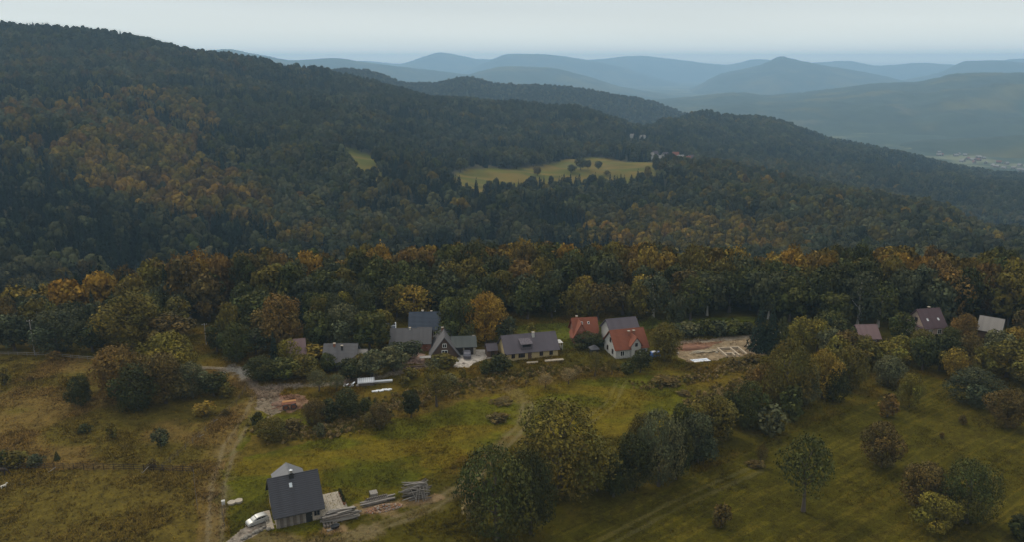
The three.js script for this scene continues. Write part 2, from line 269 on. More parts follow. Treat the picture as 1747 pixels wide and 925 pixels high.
const ridges = [
  ['dark forested ridge beyond the saddle', [[480, 150], [560, 124], [610, 122], [650, 131], [700, 147], [740, 146], [795, 136], [850, 147], [930, 150], [960, 152], [1040, 165], [1100, 176], [1150, 195], [1230, 225]], 2650, 800, 600, -190, 14],
  ['broad wooded ridge rising to the right edge', [[1020, 185], [1120, 171], [1190, 165], [1262, 158], [1310, 163], [1420, 152], [1500, 142], [1560, 140], [1640, 125], [1747, 124], [1900, 122], [2050, 140]], 6000, 2300, 1000, -235, 26],
  ['low spur in front of the broad right ridge', [[1480, 262], [1540, 248], [1620, 240], [1747, 232], [1950, 222]], 3350, 330, 500, -232, 18],
  ['blue ridge under the pointed peak', [[740, 165], [800, 128], [868, 113], [930, 115], [1000, 130], [1060, 148], [1180, 168]], 8200, 1700, 900, -235, 36],
  ['pointed blue peak', [[1080, 172], [1180, 150], [1230, 126], [1270, 117], [1295, 111], [1316, 102], [1327, 97.5], [1333, 97], [1346, 100.5], [1382, 108], [1440, 117], [1500, 128], [1560, 142], [1640, 160]], 10500, 2300, 1400, -235, 40],
  ['long blue ridge behind the left hill', [[280, 100], [390, 84], [430, 91], [500, 103], [570, 99], [620, 106], [720, 118], [860, 134], [960, 150]], 9000, 2000, 1400, -235, 40],
  ['pale blue ridge at the right edge', [[1470, 150], [1540, 136], [1600, 124], [1650, 104], [1700, 103], [1747, 107], [1900, 110], [2000, 125]], 12000, 2000, 1400, -235, 50],
  ['pale flat-topped mountain at centre', [[700, 150], [800, 118], [832, 106], [868, 92], [900, 92], [945, 94], [1000, 102], [1060, 114], [1130, 135], [1200, 150]], 13500, 2200, 1500, -235, 56],
  ['pale mountain left of the flat-topped one', [[560, 125], [640, 115], [690, 108], [720, 98], [752, 90], [792, 96], [830, 105], [900, 122]], 15000, 2200, 1500, -235, 64],
  ['faintest far mountains', [[250, 104], [360, 95], [440, 104], [520, 110], [620, 104], [700, 110], [820, 101], [930, 107], [1020, 101], [1090, 95], [1150, 101], [1240, 110], [1290, 101], [1360, 108], [1440, 104], [1500, 112], [1570, 107], [1640, 111], [1760, 98], [1900, 106]], 16300, 1800, 1000, -235, 80],
];
const ridgeGeo = [];
ridges.forEach(([label, crest, r, f, b, base, step], i) => { const g = ridge(crest, r, f, b, base, wood, i + 3, step); ridgeGeo.push(g); structure('hill', g, farMat, label); });

// ---------------------------------------------------------------- trees
const V3 = (x, y, z) => new THREE.Vector3(x, y, z);
function randDir(R) { const y = R() * 2 - 1, a = R() * 6.2832, s = Math.sqrt(1 - y * y); return V3(Math.cos(a) * s, y, Math.sin(a) * s); }
class Leaves {
  constructor() { this.P = []; this.K = []; this.I = []; this.n = 0; }
  add(p, nrm, size, len, R, col) {
    let t = randDir(R).cross(nrm); if (t.lengthSq() < 1e-6) t = V3(1, 0, 0); t.normalize(); const b = V3().copy(nrm).cross(t), f = .22 * size;
    const q = [[-len, 0, 0], [0, -size, 1], [len, 0, 0], [0, size, 1]];
    for (const [a, c, e] of q) { this.P.push(p.x + t.x * a + b.x * c - nrm.x * f * e, p.y + t.y * a + b.y * c - nrm.y * f * e, p.z + t.z * a + b.z * c - nrm.z * f * e); this.K.push(...col); }
    const k = this.n; this.I.push(k, k + 1, k + 2, k, k + 2, k + 3); this.n += 4;
  }
  geo() { const g = new THREE.BufferGeometry(); g.setAttribute('position', new THREE.Float32BufferAttribute(this.P, 3)); g.setAttribute('color', new THREE.Float32BufferAttribute(this.K, 3)); g.setIndex(this.I); g.computeVertexNormals(); return g; }
}
// a broadleaf tree of height 1 and width 1; leaf is the leaf size, asp the real height / width
function broadleaf(seed, { clumps = 26, leaves = 1700, base = .12, leaf = .05, asp = 1.3, top = .8, loose = .15, hue = .22, jit = .75, vary = 1 } = {}) {
  const R = rng(seed), L = new Leaves(), cs = [], sy = 1 / asp; // sy: how a metre across compares with a metre up
  const lean = (R() - .5) * .16, cy = base + (1 - base) * .52, hy = (1 - base) * .5;
  for (let i = 0; i < clumps; i++) {
    const y = -.92 + 1.86 * (i + .5) / clumps + (R() - .5) * .12, a = i * 2.39996 + R() * .9, bulge = y > 0 ? Math.pow(1 - y * y, .5) : Math.pow(1 - y * y, .5) * lerp(1, .85, -y);
    if (i > 2 && R() < .1) continue; const k = .40 + .52 * R(), w = lerp(bulge, bulge * (1 - y * .5), 1 - top);
    const cr = (.105 + .125 * R()) * (clumps > 32 ? .88 : 1);
    cs.push({ x: Math.cos(a) * w * k * .46 + y * lean, y: cy + y * (hy - cr * sy * .9), z: Math.sin(a) * w * k * .44, r: cr, t: 1 + (R() - .5) * .56 * vary, h: (R() - .5) * hue * vary });
  }
  for (let i = 0; i < 4; i++) cs.push({ x: (R() - .5) * .2, y: cy + (R() - .4) * hy, z: (R() - .5) * .2, r: .22, t: .8, h: 0 });
  const tot = cs.reduce((s, c) => s + c.r * c.r, 0);
  for (const c of cs) {
    const n = Math.round(leaves * c.r * c.r / tot * 1.35);
    for (let i = 0; i < n; i++) {
      const d = randDir(R); if (d.y < -.55 && R() < .6) continue; const q = c.r * (1 - loose + 1.9 * loose * R()) * (.93 + .12 * Math.sin(d.x * 9 + c.x * 50) * Math.sin(d.y * 8 + d.z * 7));
      const p = V3(c.x + d.x * q, c.y + d.y * q * sy * 1.08, c.z + d.z * q);
      let hid = false; for (const o of cs) if (o !== c) { const ex = p.x - o.x, ey = (p.y - o.y) * asp, ez = p.z - o.z; if (ex * ex + ey * ey + ez * ez < o.r * o.r * .45) { hid = true; break; } }
      if (hid || p.y < .01) continue;
      const nrm = d.clone().addScaledVector(randDir(R), jit).normalize(), v = c.t * (1 + (R() - .5) * .6 * vary), s = leaf * (.55 + 1.0 * R() * R() + .25 * R());
      L.add(p, nrm, s * .62, s, R, [v * (1 + c.h), v, v * (1 - c.h * .8)]);
    }
  }
  return L.geo();
}
function sprucey(seed, { leaves = 1500, tiers = 11, leaf = .05, base = .06, slim = 1 } = {}) {
  const R = rng(seed), L = new Leaves();
  for (let i = 0; i < leaves; i++) {
    let f = 1 - Math.sqrt(R()); const k = f * tiers, fr = k - Math.floor(k), a = R() * 6.2832, ti = Math.floor(k);
    const lobes = .82 + .18 * Math.cos(a * 7 + ti * 2.1) + .12 * (hash2(ti, seed) - .5);
    const rad = (.5 * slim * Math.pow(1 - f, .88) * (1.06 - .42 * fr) * lobes + .006) * (.5 + .5 * Math.pow(R(), .35)), y = base + (1 - base) * f - rad * .12;
    const p = V3(Math.cos(a) * rad, y, Math.sin(a) * rad), nrm = V3(Math.cos(a) * .75, .75, Math.sin(a) * .75).addScaledVector(randDir(R), .55).normalize(), v = (.65 + .7 * R()) * (.85 + .3 * hash2(ti, seed + 3)), s = leaf * (.6 + .5 * R()) * (1.15 - .5 * f);
    L.add(p, nrm, s * .5, s, R, [v, v, v]);
  }
  return L.geo();
}
function trunkGeo(seed, { thick = .035, top = .72, limbs = 5, bend = .04, base = .12, asp = 1.3 } = {}) {
  const R = rng(seed), gs = [];
  const tube = (pts, r0, r1, n = 6) => {
    const P = [], I = []; pts.forEach((p, j) => { const r = lerp(r0, r1, j / (pts.length - 1)) * (j == 0 ? 1.35 : 1); for (let i = 0; i < n; i++) { const a = i / n * 6.2832; P.push(p.x + Math.cos(a) * r, p.y, p.z + Math.sin(a) * r); } });
    for (let j = 0; j < pts.length - 1; j++) for (let i = 0; i < n; i++) { const a = j * n + i, b = j * n + (i + 1) % n; I.push(a, a + n, b, b, a + n, b + n); }
    const g = new THREE.BufferGeometry(); g.setAttribute('position', new THREE.Float32BufferAttribute(P, 3)); g.setIndex(I); g.computeVertexNormals(); return g;
  };
  const main = [], bx = (R() - .5) * bend * 2, bz = (R() - .5) * bend * 2; for (let j = 0; j <= 5; j++) { const t = j / 5; main.push(V3(bx * t * t + Math.sin(t * 5 + seed) * bend * .2, -.015 + t * top, bz * t * t)); }
  gs.push(tube(main, thick, thick * .25));
  for (let i = 0; i < limbs; i++) { const t = lerp(base + .12, top * .85, i / Math.max(1, limbs - 1)), a = i * 2.4 + R(), o = main[Math.min(4, Math.floor(t / top * 5))], y0 = Math.min(t, top * .9), pts = []; const len = .30 * (1.1 - t * .6); for (let j = 0; j <= 3; j++) { const q = j / 3; pts.push(V3(o.x + Math.cos(a) * len * q, y0 + (q * .16 + q * q * .05), o.z + Math.sin(a) * len * q)); } gs.push(tube(pts, thick * .45, thick * .12, 5)); }
  return mergeGeometries(gs);
}
const bark = std([.07, .055, .042], { roughness: 1 }), paleBark = std([.33, .30, .26], { roughness: 1 });
const tones = {
  dark: [.034, .035, .009], green: [.050, .052, .012], olive: [.088, .070, .012], yellow: [.160, .108, .016], orange: [.190, .112, .015], rust: [.118, .072, .017],
  brown: [.076, .053, .014], grey: [.078, .076, .032], slate: [.046, .049, .021], spruce: [.014, .021, .012], lime: [.120, .098, .014], straw: [.19, .135, .055],
};
const words_ = { dark: 'dark green', green: 'mid green', olive: 'olive green', yellow: 'golden yellow', orange: 'bright orange', rust: 'rusty orange', brown: 'reddish brown', grey: 'grey-green', slate: 'dull slate-green', spruce: 'blackish green', lime: 'yellow-green', straw: 'straw-coloured' };
const leafMat = {}; for (const k in tones) leafMat[k] = new THREE.MeshPhysicalMaterial({ specularIntensity: .2, color: rgb(...tones[k]), vertexColors: true, roughness: .9, side: THREE.DoubleSide });
const kinds = {
  round: [0, 1, 2].map(i => ({ crown: broadleaf(11 + i, { clumps: 26, leaves: 2500, base: .10, leaf: .040, asp: 1.25 }), trunk: trunkGeo(40 + i, { base: .10 }) })),
  oval: [0, 1, 2].map(i => ({ crown: broadleaf(21 + i, { clumps: 24, leaves: 2400, base: .10, leaf: .044, asp: 1.7, top: .55 }), trunk: trunkGeo(50 + i, { thick: .03, top: .8 }) })),
  wide: [0, 1].map(i => ({ crown: broadleaf(31 + i, { clumps: 30, leaves: 2600, base: .08, leaf: .036, asp: 1.0, loose: .2 }), trunk: trunkGeo(55 + i, { thick: .04 }) })),
  grand: [0, 1].map(i => ({ crown: broadleaf(71 + i, { clumps: 62, leaves: 15000, base: -.02, leaf: .0165, asp: 1.1, loose: .3, hue: .3 }), trunk: trunkGeo(58 + i, { thick: .03, limbs: 8 }) })),
  fine: [0, 1, 2].map(i => ({ crown: broadleaf(81 + i, { clumps: 36, leaves: 7600, base: -.02, leaf: .0225, asp: 1.15, loose: .25 }), trunk: trunkGeo(62 + i, { thick: .03, limbs: 7 }) })),
  open: [0, 1].map(i => ({ crown: broadleaf(91 + i, { clumps: 26, leaves: 3600, base: .22, leaf: .024, asp: 1.15, loose: .35 }), trunk: trunkGeo(66 + i, { thick: .035, limbs: 9, base: .2, bend: .08 }) })),
  bush: [0, 1, 2].map(i => ({ crown: broadleaf(101 + i, { clumps: 16, leaves: 700, base: -.08, leaf: .075, asp: .85, loose: .25 }), trunk: trunkGeo(70 + i, { thick: .03, top: .6, limbs: 3 }) })),
  spruce: [0, 1].map(i => ({ crown: sprucey(111 + i), trunk: trunkGeo(74 + i, { thick: .025, top: .9, limbs: 0 }) })),
};
const nameOfKind = { bush: 'shrub', spruce: 'spruce_tree', oval: 'slender_tree', wide: 'spreading_tree' };
const catOfKind = { bush: 'shrub', spruce: 'tree' };
let tseed = 0;
const occupied = [];
function treeAt(p, w, h, kind, tone, label, group, R = R0, pale) {
  const vs = kinds[kind], v = vs[tseed++ % vs.length];
  const o = thing(nameOfKind[kind] || 'broadleaf_tree', label, catOfKind[kind] || 'tree', { x: p.x, y: p.y - .05, z: p.z }, R() * 6.28, group);
  o.scale.set(w, h, w);
  part('trunk', v.trunk, pale ? paleBark : bark, o); part(kind == 'bush' ? 'foliage' : 'crown', v.crown, leafMat[tone], o);
  occupied.push([p.x, p.z, w * .42]); return o;
}
function tree(u, v, top, wpx, kind, tone, label, group) {
  const p = at(u, v), w = wpx * p.s, back = kind == 'open' ? 0 : w * .28, k = 1 + back / p.r, q = { x: p.x * k, z: p.z * k }; q.y = H(q.x, q.z); q.r = p.r + back;
  const h = Math.max(.4, topOf(q, u, top)); return treeAt(q, w * 1.02, h, kind, tone, label, group);
}

// ---------------------------------------------------------------- the far woods, one mass
function withTrunk(crown, trunk, tint) { const g = trunk.clone(); const n = g.attributes.position.count, k = new Float32Array(n * 3); for (let i = 0; i < n; i++) { k[i * 3] = tint[0]; k[i * 3 + 1] = tint[1]; k[i * 3 + 2] = tint[2]; } g.setAttribute('color', new THREE.BufferAttribute(k, 3)); const a = mergeGeometries([crown, g]); return a; }
const farKinds = [
  ...[0, 1, 2].map(i => withTrunk(broadleaf(201 + i, { clumps: 11, leaves: 820, base: .12, leaf: .080, asp: 1.3, top: .75, jit: .3, loose: .08, vary: .35 }), trunkGeo(90 + i, { limbs: 0 }), [.9, .8, .7])),
  withTrunk(broadleaf(205, { clumps: 11, leaves: 760, base: .12, leaf: .08, asp: 1.7, top: .5, jit: .3, loose: .08, vary: .35 }), trunkGeo(94, { limbs: 0 }), [.9, .8, .7]),
  ...[0, 1].map(i => withTrunk(sprucey(211 + i, { leaves: 420, tiers: 8, leaf: .085 }), trunkGeo(96 + i, { limbs: 0, thick: .02 }), [1, .9, .8])),
];
for (const k of ['round', 'wide', 'oval']) for (const v of kinds[k].slice(0, 2)) farKinds.push(withTrunk(v.crown, v.trunk, [.9, .8, .7]));
const zones = [ // [outline, {tone: weight}]
  [[[-200, 300], [0, 262], [100, 232], [250, 228], [330, 268], [440, 320], [430, 400], [330, 405], [250, 372], [150, 335], [60, 318], [0, 345], [-200, 350]], { spruce: 2, orange: 1.6, rust: 2.6, yellow: 3.0, olive: 4, grey: 2 }],
  [[[-200, 215], [0, 190], [150, 165], [300, 165], [380, 220], [330, 262], [200, 232], [80, 225], [0, 255], [-200, 280]], { olive: 4, yellow: 2, rust: 1.5, grey: 3, green: 1, spruce: 1 }],
  [[[0, 100], [200, 90], [420, 110], [430, 150], [200, 145], [0, 150]], { olive: 3, brown: 2, grey: 2, slate: 3, spruce: 3 }],
  [[[60, 345], [300, 390], [420, 420], [300, 440], [-100, 440], [-100, 350]], { spruce: 6, slate: 4, grey: 2, orange: .4 }],
  [[[440, 330], [540, 330], [590, 430], [460, 430]], { yellow: 2, olive: 3, grey: 3, slate: 2, orange: 1 }],
  [[[600, 320], [760, 330], [820, 440], [620, 440]], { grey: 5, olive: 3, slate: 3, yellow: .8, spruce: 1 }],
  [[[1040, 380], [1150, 375], [1330, 400], [1330, 445], [1040, 445]], { orange: 1.6, yellow: 2, olive: 4, grey: 3 }],
  [[[1100, 290], [1250, 270], [1500, 315], [1680, 390], [1700, 440], [1330, 445], [1150, 370]], { green: 3, olive: 4, grey: 4, slate: 4, yellow: .8, rust: .6, spruce: .8 }],
  [[[380, 110], [780, 160], [1050, 205], [1060, 270], [800, 270], [560, 240], [420, 180]], { spruce: 2.5, slate: 5, grey: 2.6, olive: 1.4 }],
].map(([p, w]) => [polyXZ(p), w]);
const BELT = 240, beltMix = { orange: 1.6, yellow: 3.2, rust: 1.2, olive: 4, green: 1.6 };
const restMix = { spruce: 4.5, slate: 4, green: 2, grey: 3, olive: 1.4 };
function pick(R, w, t) { let s = 0; for (const k in w) s += w[k]; s *= t === undefined ? R() : t; for (const k in w) { s -= w[k]; if (s <= 0) return k; } return Object.keys(w)[0]; }
{
  const R = rng(99), lists = farKinds.map(() => []), cols = farKinds.map(() => []);
  const M = new THREE.Matrix4(), Q = new THREE.Quaternion(), UP = V3(0, 1, 0), S = V3(), T = V3();
  const put = (x, y, z, w, h, tone, fine) => {
    const con = tone == 'spruce', k = con ? 4 + (R() < .5 ? 0 : 1) : fine ? 6 + Math.floor(R() * 6) : Math.floor(R() * 4);
    if (con) { w *= .62; h *= 1.0; }
    M.compose(T.set(x, y - .3, z), Q.setFromAxisAngle(UP, R() * 6.28), S.set(w, h, w)); lists[k].push(...M.elements);
    const b = .42 + .62 * R(), c = tones[tone]; cols[k].push(c[0] * b * (.9 + .2 * R()), c[1] * b, c[2] * b);
  };
  for (let r = BELT; r < 2350;) {
    const s = r < 300 ? 6.4 : r < 800 ? 8.0 : r < 1500 ? 9.2 : 10.5, da = s / r;
    for (let a = -.76; a < .76; a += da) {
      const rr = r + (R() - .5) * s * .9, aa = a + (R() - .5) * da * .9, x = Math.sin(aa) * rr, z = -Math.cos(aa) * rr;
      const edge = (vn(x / 14, z / 14) - .5) * 16, ex = x + edge, ez = z + edge;
      if (meadows.some(p => inside(p, ex, ez)) || inside(hamlet, x, z) || (inside(gully, x, z) && R() < .6)) continue;
      const y = H(x, z); if (r > 1700 && y < -195 && fbm(x / 180, z / 120, 3) > .52) continue;
      const n = fbm(x / 55, z / 55, 2); let mix = restMix;
      for (const [p, w] of zones) if (inside(p, x + (n - .5) * 90, z + (n - .5) * 110)) { mix = w; break; }
      const stand = vn(x / 85 + 300, z / 85), tn = clamp((fbm(x / 34 + 80, z / 34, 2) - .5) * 1.9 + .5); let tone = r < 275 ? pick(R, beltMix) : pick(R, mix, clamp(tn * .72 + R() * .28, 0, .999)); if (mix.spruce && stand > .64 && R() < .7) tone = 'spruce'; else if (stand < .3 && tone == 'spruce' && R() < .6) tone = 'slate';
      const g = (.75 + .5 * R()) * (r < 1500 ? 1 : 1.25), w = (r < 300 ? 10.6 : 10.8) * g; put(x, y, z, w, (r < 275 ? 15 : 14) * (.8 + .45 * R()) * (tone == 'spruce' ? 1.1 : 1), tone, r < 420);
    }
    r += s * .92;
  }
  // crest and face of the nearest far ridge
  const gp = ridgeGeo[0].attributes.position; for (let i = 0; i < gp.count; i++) { for (let k = 0; k < 2; k++) { const x = gp.getX(i) + (R() - .5) * 16, z = gp.getZ(i) + (R() - .5) * 20; if (gp.getY(i) < -170) continue; put(x, gp.getY(i) - 1, z, 11 + 5 * R(), 10 + 5 * R(), R() < .5 ? 'slate' : R() < .6 ? 'spruce' : 'grey'); } }
  const m = new THREE.MeshPhysicalMaterial({ specularIntensity: .15, vertexColors: true, roughness: .95, side: THREE.DoubleSide });
  const lab = ['rounded broadleaf trees', 'uneven broadleaf trees', 'full broadleaf trees', 'slender broadleaf trees', 'dark spruces', 'narrow dark spruces', ...['rounded', 'domed', 'spreading', 'broad', 'slender', 'upright'].map(w => w + ' beeches')];
  farKinds.forEach((g, k) => {
    const n = cols[k].length / 3, im = new THREE.InstancedMesh(g, m, n); im.instanceMatrix.array.set(lists[k]); im.instanceColor = new THREE.InstancedBufferAttribute(new Float32Array(cols[k]), 3);
    im.name = numbered('forest'); im.userData = { kind: 'stuff', label: 'mass of ' + lab[k] + ' ' + (k > 5 ? 'filling the valley behind the forest belt' : 'covering the far hillsides'), category: 'forest' }; im.castShadow = im.receiveShadow = true; scene.add(im);
  });
}

